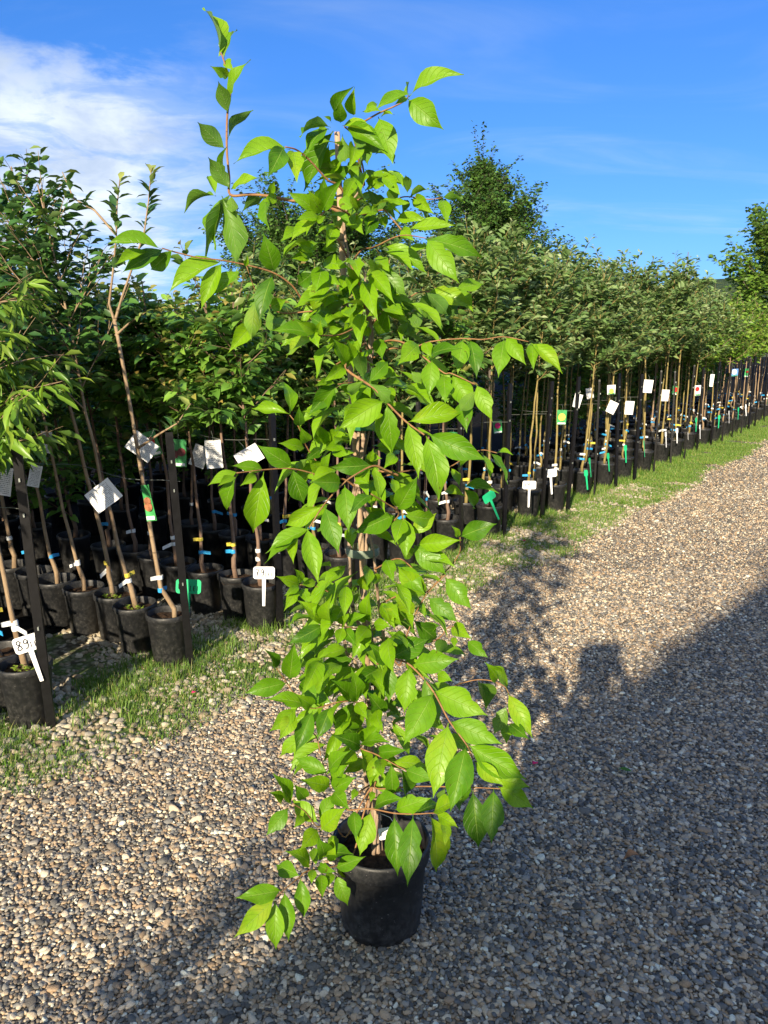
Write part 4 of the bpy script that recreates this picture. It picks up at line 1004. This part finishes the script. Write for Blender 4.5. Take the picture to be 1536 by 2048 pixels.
BRANCHES = [
 (4,[(-209,1890,1894),(-265,1904,1906),(-309,1915,1911),(-354,1926,1912),(-357,1937,1953),(-363,1953,2017),(-362,1973,2095),(-356,1982,2130),(-355,1993,2173),(-365,2000,2199),(-375,2008,2228),(-380,2010,2235)]),
 (3,[(-124,1840,1929),(-158,1808,1961),(-184,1785,1978),(-207,1770,1981)]),
 (3.5,[(-46,1910,1932),(-57,1886,1979),(-67,1863,2023),(-77,1856,2033),(-87,1850,2039)]),
 (2.5,[(-41,1860,2053),(-11,1838,2063),(24,1814,2071),(46,1797,2078),(51,1790,2085)]),
 (3.5,[(-73,1840,1854),(-110,1765,1863),(-131,1711,1836),(-137,1690,1825)]),
 (3,[(-64,1870,1861),(-26,1840,1862),(-1,1818,1863),(12,1803,1849),(37,1770,1817)]),
 (2,[(16,1910,1897),(42,1900,1903),(63,1893,1902),(100,1880,1895),(128,1870,1896)]),
 (2.5,[(-173,1840,1665),(-204,1815,1704),(-238,1793,1728),(-282,1768,1741),(-342,1735,1751),(-386,1710,1754),(-432,1681,1764),(-450,1670,1769)]),
 (2,[(-233,1870,1646),(-262,1848,1665),(-285,1828,1687),(-300,1790,1743)]),
 (2,[(-22,1790,1783),(19,1743,1797),(47,1713,1799),(85,1670,1788)]),
 (4,[(-45,1850,1658),(-54,1839,1705),(-83,1823,1769),(-109,1810,1816)]),
 (2.5,[(-59,1810,1615),(-99,1744,1597),(-143,1670,1597)]),
 (3,[(-53,1790,1570),(-88,1749,1545),(-105,1730,1534)]),
 (2.5,[(21,1890,1647),(40,1903,1669),(63,1916,1685),(86,1927,1696),(136,1948,1699),(187,1970,1705)]),
 (2,[(62,1840,1567),(107,1840,1582),(178,1840,1589),(226,1840,1587),(274,1840,1593),(331,1840,1582)]),
 (2.5,[(39,1790,1582),(71,1769,1561),(92,1755,1546),(130,1729,1517),(146,1719,1516),(193,1690,1495)]),
 (4,[(-77,1770,1568),(-83,1744,1527),(-43,1715,1499),(-19,1697,1484),(9,1672,1455),(46,1639,1421),(83,1610,1397)]),
 (2,[(148,1910,1276),(191,1864,1308),(226,1824,1334),(259,1790,1333)]),
 (2,[(102,1870,967),(146,1830,1031),(178,1795,1090),(177,1770,1139)]),
 (2.5,[(-127,1830,1260),(-153,1809,1277),(-208,1764,1300),(-264,1718,1306),(-318,1670,1307)]),
 (2.2,[(-142,1860,1283),(-179,1840,1333),(-198,1822,1388),(-217,1810,1418)]),
 (2,[(-64,1840,1491),(-104,1790,1489)]),
 (3,[(32,1790,1280),(5,1768,1296),(-24,1745,1310),(-61,1712,1297),(-89,1685,1281),(-129,1635,1243),(-156,1590,1205)]),
 (2.5,[(4,1790,1157),(34,1740,1201),(3,1695,1236),(-28,1650,1265)]),
 (2.5,[(-20,1840,1040),(27,1815,1072),(56,1800,1065),(96,1770,1025)]),
 (2.6,[(42,1840,790),(57,1819,878),(96,1792,981),(144,1770,1046)]),
 (2,[(92,1890,821),(139,1873,845),(169,1857,885),(208,1840,858)]),
 (3.5,[(-16,1810,804),(10,1792,823),(50,1764,829),(85,1732,811),(118,1693,781),(149,1643,737),(184,1596,705),(196,1570,684)]),
 (2.5,[(-17,1830,447),(74,1771,490),(144,1723,520),(224,1664,554),(269,1630,573)]),
 (2,[(137,1890,686),(196,1876,719),(243,1865,736),(290,1855,732),(317,1846,707),(314,1830,633)]),
 (2,[(-100,1840,958),(-153,1800,1004),(-198,1770,1022)]),
 (2.4,[(-27,1810,893),(-77,1774,912),(-134,1730,940)]),
 (2,[(-82,1870,777),(-161,1827,693),(-217,1806,721),(-238,1792,761),(-258,1778,801),(-267,1770,827)]),
 (2.4,[(-27,1810,678),(-69,1782,715),(-109,1756,728),(-167,1717,731),(-203,1690,761)]),
 (2.4,[(-32,1770,619),(-58,1750,610),(-16,1720,607),(44,1674,598),(102,1630,595)]),
 (2.4,[(-185,1790,643),(-166,1770,625),(-151,1734,582),(-128,1690,535)]),
 (2.4,[(-102,1840,297),(-137,1791,386),(-167,1760,383),(-193,1721,452),(-220,1690,495)]),
 (2.6,[(-85,1830,246),(-137,1772,258),(-191,1715,290),(-210,1689,291),(-242,1639,295),(-259,1610,295)]),
 (2.6,[(-96,1750,441),(-32,1717,463),(25,1687,471),(75,1660,487),(113,1638,504),(128,1630,507)]),
]

SHRUB = Vector((-.018, 1.89, 0))
shrub = empty('potted_shrub', SHRUB)
tag(shrub, 'tall leafy shrub with bright green pointed leaves in a black pot on the gravel', 'potted shrub')
pp = MB().lathe([(0, .008), (.085, .008), (.090, .004), (.094, 0), (.099, .006), (.1015, .03), (.106, .10), (.1125, .205), (.1165, .207), (.1205, .213), (.1225, .252), (.1215, .259), (.118, .261), (.1145, .258), (.113, .25), (.110, .19)], 48)
for v in pp.v: v.x = v.x * 1.10 + .010; v.y *= 1.10
pot = pp.build('pot', M_pot, shrub, True)
tag(pot, 'scuffed black plastic pot with a broad rim band')
sm = soil_mesh(.1215, .205, 9); link('soil', sm, shrub).location = (.010, 0, 0)
def cat(pts, n=6):
    P = [Vector(p) for p in pts]; P = [P[0] * 2 - P[1]] + P + [P[-1] * 2 - P[-2]]; out = []
    for i in range(1, len(P) - 2):
        for k in range(n):
            t = k / n; a, b, c, d = P[i - 1:i + 3]
            out.append(.5 * ((2 * b) + (c - a) * t + (2 * a - 5 * b + 4 * c - d) * t * t + (3 * b - a - 3 * c + d) * t ** 3))
    out.append(P[-2]); return out
STEMS = [
 [(-15,1890,180),(-27,1875,435),(-43,1865,667),(-30,1880,807),(-51,1905,969),(-41,1915,1150),(-64,1890,1325),(-39,1865,1493),(-35,1875,1620),(-61,1860,1721),(-112,1850,1820)],
 [(-25,1905,180),(-51,1910,494),(-21,1920,695),(-49,1900,834),(-80,1870,942),(-84,1870,1138),(-52,1880,1325),(-55,1905,1445),(-27,1910,1562),(-41,1890,1676),(-78,1880,1765),(-89,1890,1863),(-45,1890,1938),(-68,1880,2026)],
 [(-31,1880,180),(-11,1860,523),(-68,1870,765),(-100,1880,820),(-86,1900,969),(-78,1915,1201),(-40,1900,1349),(-21,1880,1493),(-56,1870,1631),(-38,1880,1721)],
 [(-4,1900,180),(-37,1920,596),(3,1890,765),(-16,1860,969),(-29,1850,1099),(-65,1870,1263),(-46,1885,1373),(-62,1900,1562),(-44,1910,1721),(-67,1900,1776)],
]
axis_pts = []
for k, st in enumerate(STEMS):
    c = cat([Vector(p) / 1000 - SHRUB for p in st]); axis_pts += c[6:]
    n = len(c); r0 = (.0070, .0060, .0052, .0052)[k]
    MB().quadtube(c, [r0 * (1 - .68 * i / n) * (1 + .08 * math.sin(i * 1.7)) for i in range(n)], 7).build('stem', M_stem, shrub, True)
cane = [(-.005, .018, .17), (-.037, .020, 1.047), (-.055, .018, 1.385), (-.080, .015, 1.80), (-.087, .012, 2.04)]
MB().quadtube(cane, [.0085, .008, .0075, .007, .0065], 9).build('support_cane', M_bamboo, shrub, True)
for z, x, mt, rr in ((1.385, -.048, M_gtie, .030), (1.075, -.030, M_strap, .040), (.70, -.02, M_gtie, .034)):
    b = [q for q in axis_pts if abs(q.z - z) < .03]
    cx = sum(q.x for q in b) / len(b); cy = sum(q.y for q in b) / len(b)
    MB().lathe([(rr, z - .010), (rr + .0015, z - .006), (rr + .0015, z + .006), (rr, z + .010)], 20, cx=cx, cy=cy).build('tie', mt, shrub, True)
for r0, pts in BRANCHES:
    P = [Vector(p) / 1000 - SHRUB for p in pts]
    a = P[0]; near = min(axis_pts, key=lambda q: (q - a).length + 2.5 * max(0, q.z - a.z + .01))
    P = [near, near.lerp(a, .5) + Vector((0, 0, .012))] + P if (near - a).length > .02 else [near] + P
    c = cat(P, 5); n = len(c)
    MB().quadtube(c, [(r0 / 1000) * (1.05 - .62 * i / n) * .85 + .0003 for i in range(n)], 6).build('branch', M_twig, shrub, True)
PROF = [(0, .030), (.045, .034), (.075, .11), (.13, .34), (.21, .61), (.31, .85), (.42, .98), (.52, 1.0), (.61, .88), (.69, .69), (.77, .46), (.85, .23), (.92, .085), (1, .0)]
def shrub_leaf(seed):
    r = random.Random(seed); V = []; UV = []; F = []
    fold = r.uniform(.10, .50); arch = r.uniform(.02, .13); ph = r.uniform(0, 6.28); wav = r.uniform(.010, .035); side = r.uniform(-.06, .06); hook = r.uniform(-.14, .04); tw = r.uniform(-.6, .6)
    notch = r.choice((None, None, None, 6, 9))
    cols = (-1, -.55, 0, .55, 1)
    for i, (t, w) in enumerate(PROF):
        for j, u in enumerate(cols):
            ww = w * (1 + .018 * math.sin(t * 17 + ph + j))
            if notch == i and j == 0: ww *= .72
            x = .5 * u * ww
            z = fold * abs(u) ** 1.25 * .5 * w * .62 - (fold * .06)
            z += arch * 4 * t * (1 - t) + hook * max(0, t - .6) ** 2 * 6 * (1 - t) * 2
            z += wav * u * u * math.sin(t * 13 + ph + (1.6 if u > 0 else 0))
            z += tw * x * (t - .4) * .5
            V.append((x + side * 4 * t * (1 - t) * .5, t, z)); UV.append((u * .5 + .5, t))
    for i in range(len(PROF) - 1):
        for j in range(4):
            a = i * 5 + j; F.append((a, a + 1, a + 6, a + 5))
    return V, F, UV
LEAFV = [shrub_leaf(k) for k in range(22)]
ME_leaf = [arr_mesh('leaf_blade', V, F, M_hero, True, loopuv=UV) for V, F, UV in LEAFV]
def leaf_matrix(L):
    b = Vector(L[0:3]) / 1000; t = Vector(L[3:6]) / 1000; W = L[6] / 1000 * .95
    d = t - b; l = d.length * 1.10; d.normalize()
    n = Vector(L[7:10]); n = (n - d * n.dot(d)).normalized(); x = d.cross(n)
    return Matrix(((x.x * W, d.x * l, n.x * l, b.x - SHRUB.x), (x.y * W, d.y * l, n.y * l, b.y - SHRUB.y), (x.z * W, d.z * l, n.z * l, b.z - SHRUB.z), (0, 0, 0, 1)))
lr = random.Random(3)
order = sorted(LEAVES, key=lambda L: -((Vector(L[3:6]) - Vector(L[0:3])).length * L[6]))
for L in order[:300]:
    o = link('leaf', lr.choice(ME_leaf), shrub); o.matrix_local = leaf_matrix(L)
rest = list(order[300:])
def fill(n, zlo, zhi, rad, az0, az1, sz):
    got = 0
    while got < n:                                             # leaves on short shoots close to the stems
        q = lr.choice(axis_pts)
        if not zlo < q.z < zhi: continue
        got += 1
        az = lr.uniform(az0, az1); el = lr.uniform(-.5, .45)
        d = Vector((math.cos(az) * .85, math.sin(az), el)).normalized()
        b = q + SHRUB + d * lr.uniform(.015, rad); l = lr.uniform(*sz); t = b + d * l - Vector((0, 0, lr.uniform(.1, .6) * l))
        nn = Vector((lr.uniform(-.6, .6), lr.uniform(-.9, .2), .8))
        rest.append([*(b * 1000), *(t * 1000), l * 1000 * .46, *(nn * 100)])
fill(70, .42, 1.98, .10, .15, math.pi - .15, (.065, .10))
fill(20, 1.86, 2.06, .07, -math.pi, math.pi, (.06, .10))
fill(75, 1.40, 1.98, .13, -math.pi, 0, (.065, .10))
fill(80, .45, 1.40, .14, -math.pi, 0, (.065, .10))
fill(80, .40, 1.0, .19, -math.pi, math.pi, (.065, .10))
FV, FF, FU = [], [], []
for L in rest:
    V, F, UV = lr.choice(LEAFV); M = leaf_matrix(L); b0 = len(FV)
    FV += [tuple(M @ Vector(v)) for v in V]; FF += [tuple(b0 + k for k in f) for f in F]; FU += UV
o = link('small_leaves', arr_mesh('small_leaves', FV, FF, M_hero, True, loopuv=FU), shrub); tag(o, kind='stuff')
lt = empty('stem_label', (.012, 1.79, .345)); lt.rotation_euler = (R(-12), R(-6), R(8))
tag(lt, 'small white label with black letters tied to the stems above the pot', 'label')
MB().prism(rrect(.052, .030, .004), -.0008, .0008).build('sheet', M_white, lt)
m = MB(); lettering(m, 'GEL', -.021, -.006, .012, -.0012, .0115, .0007); m.build('lettering', M_ink, lt)
MB().quadtube([(.024, 0, .010), (.012, .05, .018), (-.02, .10, .02)], [.0009] * 3, 4).build('tie', M_wtape, lt)

# ------------------------------------------------------------------ pebbles: real stones near the camera
def pebble_nodes(name, mat):
    ng = bpy.data.node_groups.new(name, 'GeometryNodeTree')
    ng.interface.new_socket(name='Geometry', in_out='INPUT', socket_type='NodeSocketGeometry')
    ng.interface.new_socket(name='Geometry', in_out='OUTPUT', socket_type='NodeSocketGeometry')
    N, K = ng.nodes, ng.links
    gi, go = N.new('NodeGroupInput'), N.new('NodeGroupOutput')
    g2i = N.new('GeometryNodeGeometryToInstance')
    for k in range(5):
        ico = N.new('GeometryNodeMeshIcoSphere'); ico.inputs['Radius'].default_value = 1.0; ico.inputs['Subdivisions'].default_value = 2
        nz = N.new('ShaderNodeTexNoise'); nz.noise_dimensions = '4D'; nz.inputs['W'].default_value = k * 7.3; nz.inputs['Scale'].default_value = .75; nz.inputs['Detail'].default_value = 1.0
        sb = N.new('ShaderNodeVectorMath'); sb.operation = 'SUBTRACT'; K.new(nz.outputs['Color'], sb.inputs[0]); sb.inputs[1].default_value = (.5, .5, .5)
        ml = N.new('ShaderNodeVectorMath'); ml.operation = 'SCALE'; K.new(sb.outputs[0], ml.inputs[0]); ml.inputs['Scale'].default_value = 1.5
        sp = N.new('GeometryNodeSetPosition'); K.new(ico.outputs['Mesh'], sp.inputs['Geometry']); K.new(ml.outputs[0], sp.inputs['Offset'])
        sm_ = N.new('GeometryNodeSetShadeSmooth'); K.new(sp.outputs[0], sm_.inputs[0])
        mt = N.new('GeometryNodeSetMaterial'); K.new(sm_.outputs[0], mt.inputs['Geometry']); mt.inputs['Material'].default_value = mat
        K.new(mt.outputs[0], g2i.inputs[0])
    iop = N.new('GeometryNodeInstanceOnPoints'); K.new(gi.outputs[0], iop.inputs['Points']); K.new(g2i.outputs[0], iop.inputs['Instance'])
    iop.inputs['Pick Instance'].default_value = True
    rv = N.new('FunctionNodeRandomValue'); rv.data_type = 'FLOAT_VECTOR'; rv.inputs['Min'].default_value = (-.45, -.45, 0); rv.inputs['Max'].default_value = (.45, .45, 6.283)
    K.new(rv.outputs[0], iop.inputs['Rotation'])
    na = N.new('GeometryNodeInputNamedAttribute'); na.data_type = 'FLOAT_VECTOR'; na.inputs['Name'].default_value = 'stone'
    K.new(na.outputs[0], iop.inputs['Scale'])
    K.new(iop.outputs[0], go.inputs[0])
    return ng
def pebble_field(name, label, P, S, mat):
    me = bpy.data.meshes.new(name); me.vertices.add(len(P)); me.vertices.foreach_set('co', np.asarray(P, dtype=np.float32).ravel())
    at = me.attributes.new('stone', 'FLOAT_VECTOR', 'POINT'); at.data.foreach_set('vector', np.asarray(S, dtype=np.float32).ravel())
    me.materials.append(mat); me.update()
    o = link(name, me); tag(o, label, 'gravel', None, 'stuff')
    md = o.modifiers.new('stones', 'NODES'); md.node_group = pebble_nodes(name, mat)
    return o
gr = np.random.default_rng(9)
def offsets(X, Y):
    dx, dy = X - P0.x, Y - P0.y
    return dx * DIR.x + dy * DIR.y, dx * NRM.x + dy * NRM.y
def strip_width(s): return .36 + .26 * np.clip((s + .5) / 5, 0, 1) + .05 * np.sin(s * 2.1) + .04 * np.sin(s * 5.3 + 1)
def jgrid(x0, x1, y0, y1, st):
    nx, ny = int((x1 - x0) / st), int((y1 - y0) / (st * .87))
    gx, gy = np.meshgrid(np.arange(nx), np.arange(ny))
    X = x0 + (gx + .5 * (gy % 2)) * st + gr.uniform(-.42, .42, gx.shape) * st
    Y = y0 + gy * st * .87 + gr.uniform(-.42, .42, gx.shape) * st
    return X.ravel(), Y.ravel()
def stones(n, lo, mu, sig, flat=(.45, .85)):
    r = np.clip(np.exp(gr.normal(math.log(mu), sig, n)), lo, .024)
    return np.stack([r * gr.uniform(.85, 1.35, n), r * gr.uniform(.75, 1.05, n), r * gr.uniform(*flat, n)], 1)
PX, PY = [], []
for (y0, y1, st) in ((1.05, 3.3, .0110), (3.3, 5.2, .0132), (5.2, 8.2, .021), (8.2, 13.5, .026)):
    X, Y = jgrid(-3.0, 5.6 if y0 < 8 else 8.4, y0, y1, st)
    s, o = offsets(X, Y)
    keep = (np.abs(X) < Y * .54 + .95) & (o > strip_width(s) - .10 + gr.normal(0, .09, len(X)))
    PX.append(X[keep]); PY.append(Y[keep])
X, Y = np.concatenate(PX), np.concatenate(PY)
S = stones(len(X), .0036, .0060, .30, (.38, .72)) * (1 + .2 * np.clip((Y - 5) / 6, 0, 1))[:, None]
Z = S[:, 2] * gr.uniform(.15, .75, len(X)) + .002
pebble_field('river_pebbles', 'mixed grey, tan and white rounded pebbles covering the path', np.stack([X, Y, Z], 1), S, M_pebble)
# paler, coarser stones of the strip in front of the pots
X, Y = jgrid(-3.0, 6.0, 1.6, 8.5, .024)
s, o = offsets(X, Y)
keep = (o > -.95) & (o < strip_width(s) + gr.normal(.0, .10, len(X))) & (wob(X, Y, 1.6) + gr.normal(0, .35, len(X)) > -.35) & (np.abs(X) < Y * .54 + .95)
X, Y = X[keep], Y[keep]
S = stones(len(X), .006, .0115, .30, (.4, .75))
pebble_field('pale_stones', 'pale rounded stones scattered between the grass and the pots', np.stack([X, Y, S[:, 2] * .4 + .004], 1), S, M_pale)

# ------------------------------------------------------------------ grass of the strip
def grass(name, label, n, s0, s1, hmin, hmax, o0=-.35, patch=.0, fn=None):
    S_ = gr.uniform(s0, s1, n); O = gr.uniform(o0, .75, n)
    X = P0.x + DIR.x * S_ + NRM.x * O; Y = P0.y + DIR.y * S_ + NRM.y * O
    keep = (O < strip_width(S_) + gr.normal(0, .05, n)) & (wob(X, Y, 1.9) + .45 * wob(X, Y, 6.0) + gr.normal(0, .16, n) > patch - .35 * (O < .08))
    X, Y, S_, O = X[keep], Y[keep], S_[keep], O[keep]; n = len(X)
    h = gr.uniform(hmin, hmax, n) * np.where(O < .06, 1.75, 1.0) * gr.uniform(.6, 1.2, n)
    a = gr.uniform(0, 2 * np.pi, n); lean = gr.uniform(.1, .8, n)
    w = gr.uniform(.0011, .0022, n) * (1 + .35 * np.clip(S_ / 4, 0, 2.2))
    dx, dy = np.cos(a), np.sin(a); px, py = -dy, dx
    B = np.stack([X, Y, np.full(n, .004)], 1)
    def pt(t, side, k):
        return B + np.stack([dx * h * lean * t ** 2 + px * w * side * k, dy * h * lean * t ** 2 + py * w * side * k, h * t * (1 - .25 * lean * t)], 1)
    V = np.stack([pt(0, -1, 1), pt(0, 1, 1), pt(.5, -1, .8), pt(.5, 1, .8), pt(1, 0, 0)], 1).reshape(-1, 3)
    F = (np.array([(0, 1, 3), (0, 3, 2), (2, 3, 4)])[None] + (np.arange(n) * 5)[:, None, None]).reshape(-1, 3)
    rnd = np.clip(gr.normal(.5, .25, n) + .2 * wob(X, Y, 2.7), 0, 1); dry = (gr.random(n) < .13) * gr.uniform(.4, 1, n)
    o = link(name, arr_mesh(name, V, F, M_grass, False, {'rnd': np.repeat(rnd, 5), 'young': np.repeat(dry, 5)})); tag(o, label, 'grass', None, 'stuff')
grass('strip_grass', 'short thin grass growing through the stones near the first pots', 110000, -1.6, 4.2, .010, .036, -.30, -.08)
grass('path_grass', 'low green grass along the foot of the far stakes', 160000, 4.2, 16.0, .014, .042, -.25, -.28)
def tufts(name, label, spots, seed):
    r = random.Random(seed); V = []; F = []; rn = []; yo = []
    for (x, y, hh, k, sp) in spots:
        for q in range(k):
            a = r.uniform(0, 6.28); bx, by = x + r.gauss(0, sp), y + r.gauss(0, sp); h = hh * r.uniform(.5, 1.15); ln = r.uniform(.1, .7); w = r.uniform(.0012, .0022)
            dx, dy = math.cos(a), math.sin(a); b0 = len(V)
            for t, kk in ((0, 1), (.35, .9), (.7, .65)):
                for sd in (-1, 1): V.append((bx + dx * h * ln * t * t - dy * w * sd * kk, by + dy * h * ln * t * t + dx * w * sd * kk, h * t * (1 - .25 * ln * t)))
            V.append((bx + dx * h * ln, by + dy * h * ln, h * (1 - .25 * ln)))
            F += [(b0, b0 + 1, b0 + 3), (b0, b0 + 3, b0 + 2), (b0 + 2, b0 + 3, b0 + 5), (b0 + 2, b0 + 5, b0 + 4), (b0 + 4, b0 + 5, b0 + 6)]
            c = min(1, max(0, r.gauss(.55, .22))); rn += [c] * 7; yo += [0 if r.random() < .9 else .7] * 7
    o = link(name, arr_mesh(name, V, F, M_grass, False, {'rnd': rn, 'young': yo})); tag(o, label, 'grass', None, 'stuff')
tr_ = random.Random(31); spots = []
for i, p in enumerate(STAKE_XY[1:]):
    for q in range(9):
        a = so((p - P0).dot(DIR) + tr_.uniform(-.38, .30), tr_.uniform(-.16, .16))
        spots.append((a.x, a.y, tr_.uniform(.05, .12), tr_.randint(14, 34), .018))
tufts('grass_tufts', 'taller grass tufts at the feet of the stakes and pots', spots, 4)

# ------------------------------------------------------------------ fallen bits on the path
def flat_leaf(loc, L, W, rz, mat, label, name, curl=.12):
    V, F, UV = LEAFV[2]
    e = link(name, arr_mesh(name, [(v[0] * W, v[1] * L, v[2] * L * curl * 5) for v in V], F, mat, True, loopuv=UV))
    e.location = loc; e.rotation_euler = (0.05, .1, rz); return tag(e, label, 'fallen leaf')
flat_leaf((.92, 2.62, .020), .055, .030, 1.2, M_hero, 'fallen green leaf lying on the shaded gravel', 'fallen_leaf', .05)
flat_leaf((.80, 2.14, .020), .070, .030, 1.9, M_dry, 'brown curled dry leaf on the gravel', 'dry_leaf', .2)
for k, (x, y, lab) in enumerate([(.57, 2.68, 'pink petal on the shaded gravel right of the shrub'), (-.86, 3.28, 'pink petal among the pale stones by the second stake'), (1.10, 5.95, 'pink petal on the grass edge beyond the shrub')]):
    m = MB(); n = 8
    for sd in (0, 1): m.v += [Vector((x + .011 * math.cos(2 * math.pi * q / n) * (1 + .2 * math.sin(q * 3)), y + .009 * math.sin(2 * math.pi * q / n), .020 + .004 * math.cos(q * 2.0) + sd * .0015)) for q in range(n)]
    m.f = [tuple(range(n))[::-1], tuple(range(n, 2 * n))] + [(q, (q + 1) % n, n + (q + 1) % n, n + q) for q in range(n)]; m.m = [0] * len(m.f)
    tag(m.build('fallen_petal', M_petal), lab, 'petal')

# ------------------------------------------------------------------ behind the camera: the shed and the person whose shadows lie on the path
big_tree('shade_tree', 'leafy tree behind the shed whose crown shades the far right gravel', (-1.2, -9.2, 0), 5.0, 1.6, 'walnut', lambda t: math.sin(math.pi * min(1, .3 + .6 * t)) ** .6, 44, 60, .16, .03, .12, 1.6, 4)
shed = empty('shed', (0, -6.2, 0)); tag(shed, 'gabled wooden shed behind the viewpoint whose shadow covers the near gravel', 'shed')
M_board = plain('shed_boards', (.22, .15, .09), .8, .3, .3, 12, .3)
x0, x1, xr = -2.45, 4.05, .8
def roofz(x): return 2.10 + .72 * (x - x0) if x <= xr else 2.10 + .72 * (x1 - x)
nb = 26
for k in range(nb):
    a = x0 + (x1 - x0) * k / nb; b = x0 + (x1 - x0) * (k + 1) / nb - .012
    pts = [(a, 0), (b, 0), (b, roofz(b) - .05)] + ([(xr, roofz(xr) - .05)] if a < xr < b else []) + [(a, roofz(a) - .05)]
    MB().prism(pts, 2.16, 2.19).build('plank', M_board, shed)
for x in (x0, x1 - .04): MB().box((x, -2.2, 0), (x + .04, 2.15, roofz(x + .02) - .08)).build('side_wall', M_board, shed)
MB().box((x0 + .05, -2.2, 0), (x1 - .05, -2.16, 2.2)).build('rear_wall', M_board, shed)
M_roof = plain('roof_sheet', (.20, .07, .05), .6, .4, .2, 6)
for s_ in (0, 1):
    xa, xb = (x0 - .0, xr) if s_ == 0 else (xr, x1)
    MB().prism([(xa, roofz(xa) - .04), (xb, roofz(xb) - .04), (xb, roofz(xb)), (xa, roofz(xa))], -2.4, 2.25).build('roof_slope', M_roof, shed)
MB().box((.2, 2.195, 0), (1.2, 2.225, 2.05)).build('door', plain('door_green', (.05, .12, .08), .6, .4, .2, 10), shed)

def person():
    root = empty('person', (-.09, -.36, 0)); tag(root, 'person in a dark shirt holding up a phone, seen only as a shadow', 'person')
    J = {}; vs_ = []; es = []; rr = []
    def j(n, p, r, par=None):
        J[n] = len(vs_); vs_.append(p); rr.append(r)
        if par: es.append((J[par], J[n]))
    j('pelvis', (.03, 0, .96), .135); j('waist', (.02, .005, 1.10), .125, 'pelvis'); j('chest', (-.01, 0, 1.30), .150, 'waist'); j('neck0', (-.03, .0, 1.45), .075, 'chest'); j('neck', (-.05, .02, 1.52), .056, 'neck0')
    j('jaw', (-.06, .035, 1.585), .072, 'neck'); j('head', (-.07, .03, 1.66), .092, 'jaw'); j('crown', (-.075, .02, 1.735), .070, 'head'); j('nose', (-.07, .125, 1.635), .014, 'head')
    for s_, t in ((-1, 'l'), (1, 'r')):
        j('ear' + t, (-.07 + s_ * .092, .02, 1.64), .016, 'head')
        j('sh' + t, (-.01 + s_ * .165, 0, 1.41), .070, 'chest'); j('el' + t, (.0 + s_ * .21, .10, 1.17), .046, 'sh' + t); j('fa' + t, (s_ * .14 + .03, .22, 1.33), .040, 'el' + t)
        wx = .045 + s_ * .085
        j('wr' + t, (wx, .285, 1.50), .028, 'fa' + t); j('pa' + t, (wx - s_ * .006, .295, 1.565), .033, 'wr' + t)
        for q, (dx, dz, ln) in enumerate(((-.004, .050, 1.0), (-.004, .026, 1.1), (-.004, .004, 1.05), (-.004, -.018, .85))):
            b = 'f%d%s' % (q, t)
            j(b + 'a', (wx - s_ * .018, .300, 1.575 + dz * .6), .010, 'pa' + t); j(b + 'b', (wx - s_ * (.018 + .020 * ln), .316, 1.575 + dz * .8), .009, b + 'a'); j(b + 'c', (wx - s_ * (.018 + .040 * ln), .318, 1.575 + dz), .008, b + 'b')
        j('th1' + t, (wx - s_ * .030, .280, 1.548), .011, 'pa' + t); j('th2' + t, (wx - s_ * .055, .300, 1.556), .009, 'th1' + t)
        j('hip' + t, (s_ * .095, 0, .90), .100, 'pelvis'); j('kn' + t, (s_ * .10, .015, .50), .062, 'hip' + t); j('ca' + t, (s_ * .105, -.015, .33), .056, 'kn' + t); j('an' + t, (s_ * .11, -.01, .09), .040, 'ca' + t); j('to' + t, (s_ * .125, .15, .035), .034, 'an' + t)
    me = bpy.data.meshes.new('body'); me.from_pydata(vs_, es, [])
    t = NT('clothing_and_skin'); z = t.n('ShaderNodeSeparateXYZ'); t.l(t.obj(), z.inputs[0])
    c = t.mix(t.math('GREATER_THAN', z.outputs[2], 1.47), t.mix(t.math('GREATER_THAN', z.outputs[2], .95), (.03, .04, .07), (.05, .06, .08)), (.42, .25, .18))
    me.materials.append(t.end(t.bsdf(c, .7, .3)))
    o = link('body', me, root)
    md = o.modifiers.new('skin', 'SKIN'); md.use_smooth_shade = True
    if not me.skin_vertices: 
        import bmesh
        bm = bmesh.new(); bm.from_mesh(me); bm.verts.layers.skin.verify(); bm.to_mesh(me); bm.free()
    for i, sv in enumerate(me.skin_vertices[0].data): sv.radius = (rr[i], rr[i] * (.72 if i in (J['pelvis'], J['waist'], J['chest']) else 1)); sv.use_root = (i == 0)
    o.modifiers.new('smooth', 'SUBSURF').levels = 1
    o.modifiers['smooth'].render_levels = 1
    hm = MB().lathe([(.0, 1.765), (.05, 1.755), (.088, 1.72), (.102, 1.67), (.100, 1.63), (.085, 1.60)], 20, cx=-.073, cy=.012)
    hm.build('hair', plain('dark_hair', (.03, .02, .015), .6), root, True)
    ph = empty('phone', (0, -.012, 1.59)); ph.rotation_euler = (R(-12.8), 0, 0); tag(ph, 'dark phone held up in both hands, seen only as a shadow', 'phone')
    MB().prism(rrect(.130, .076, .010), -.013, -.005).build('phone_body', plain('phone_glass', (.02, .02, .025), .2, .5), ph)
    MB().prism([(x * .8 + .045, z * .8 + .012) for x, z in rrect(.034, .034, .008)], -.0045, -.002).build('camera_bump', M_post, ph)
person()

place_tree((-1.36, -1.0, 0), 'bushy', 'leafy potted tree behind the viewpoint, known by its dappled shade on the gravel', None, scale=.72, tapes=0)
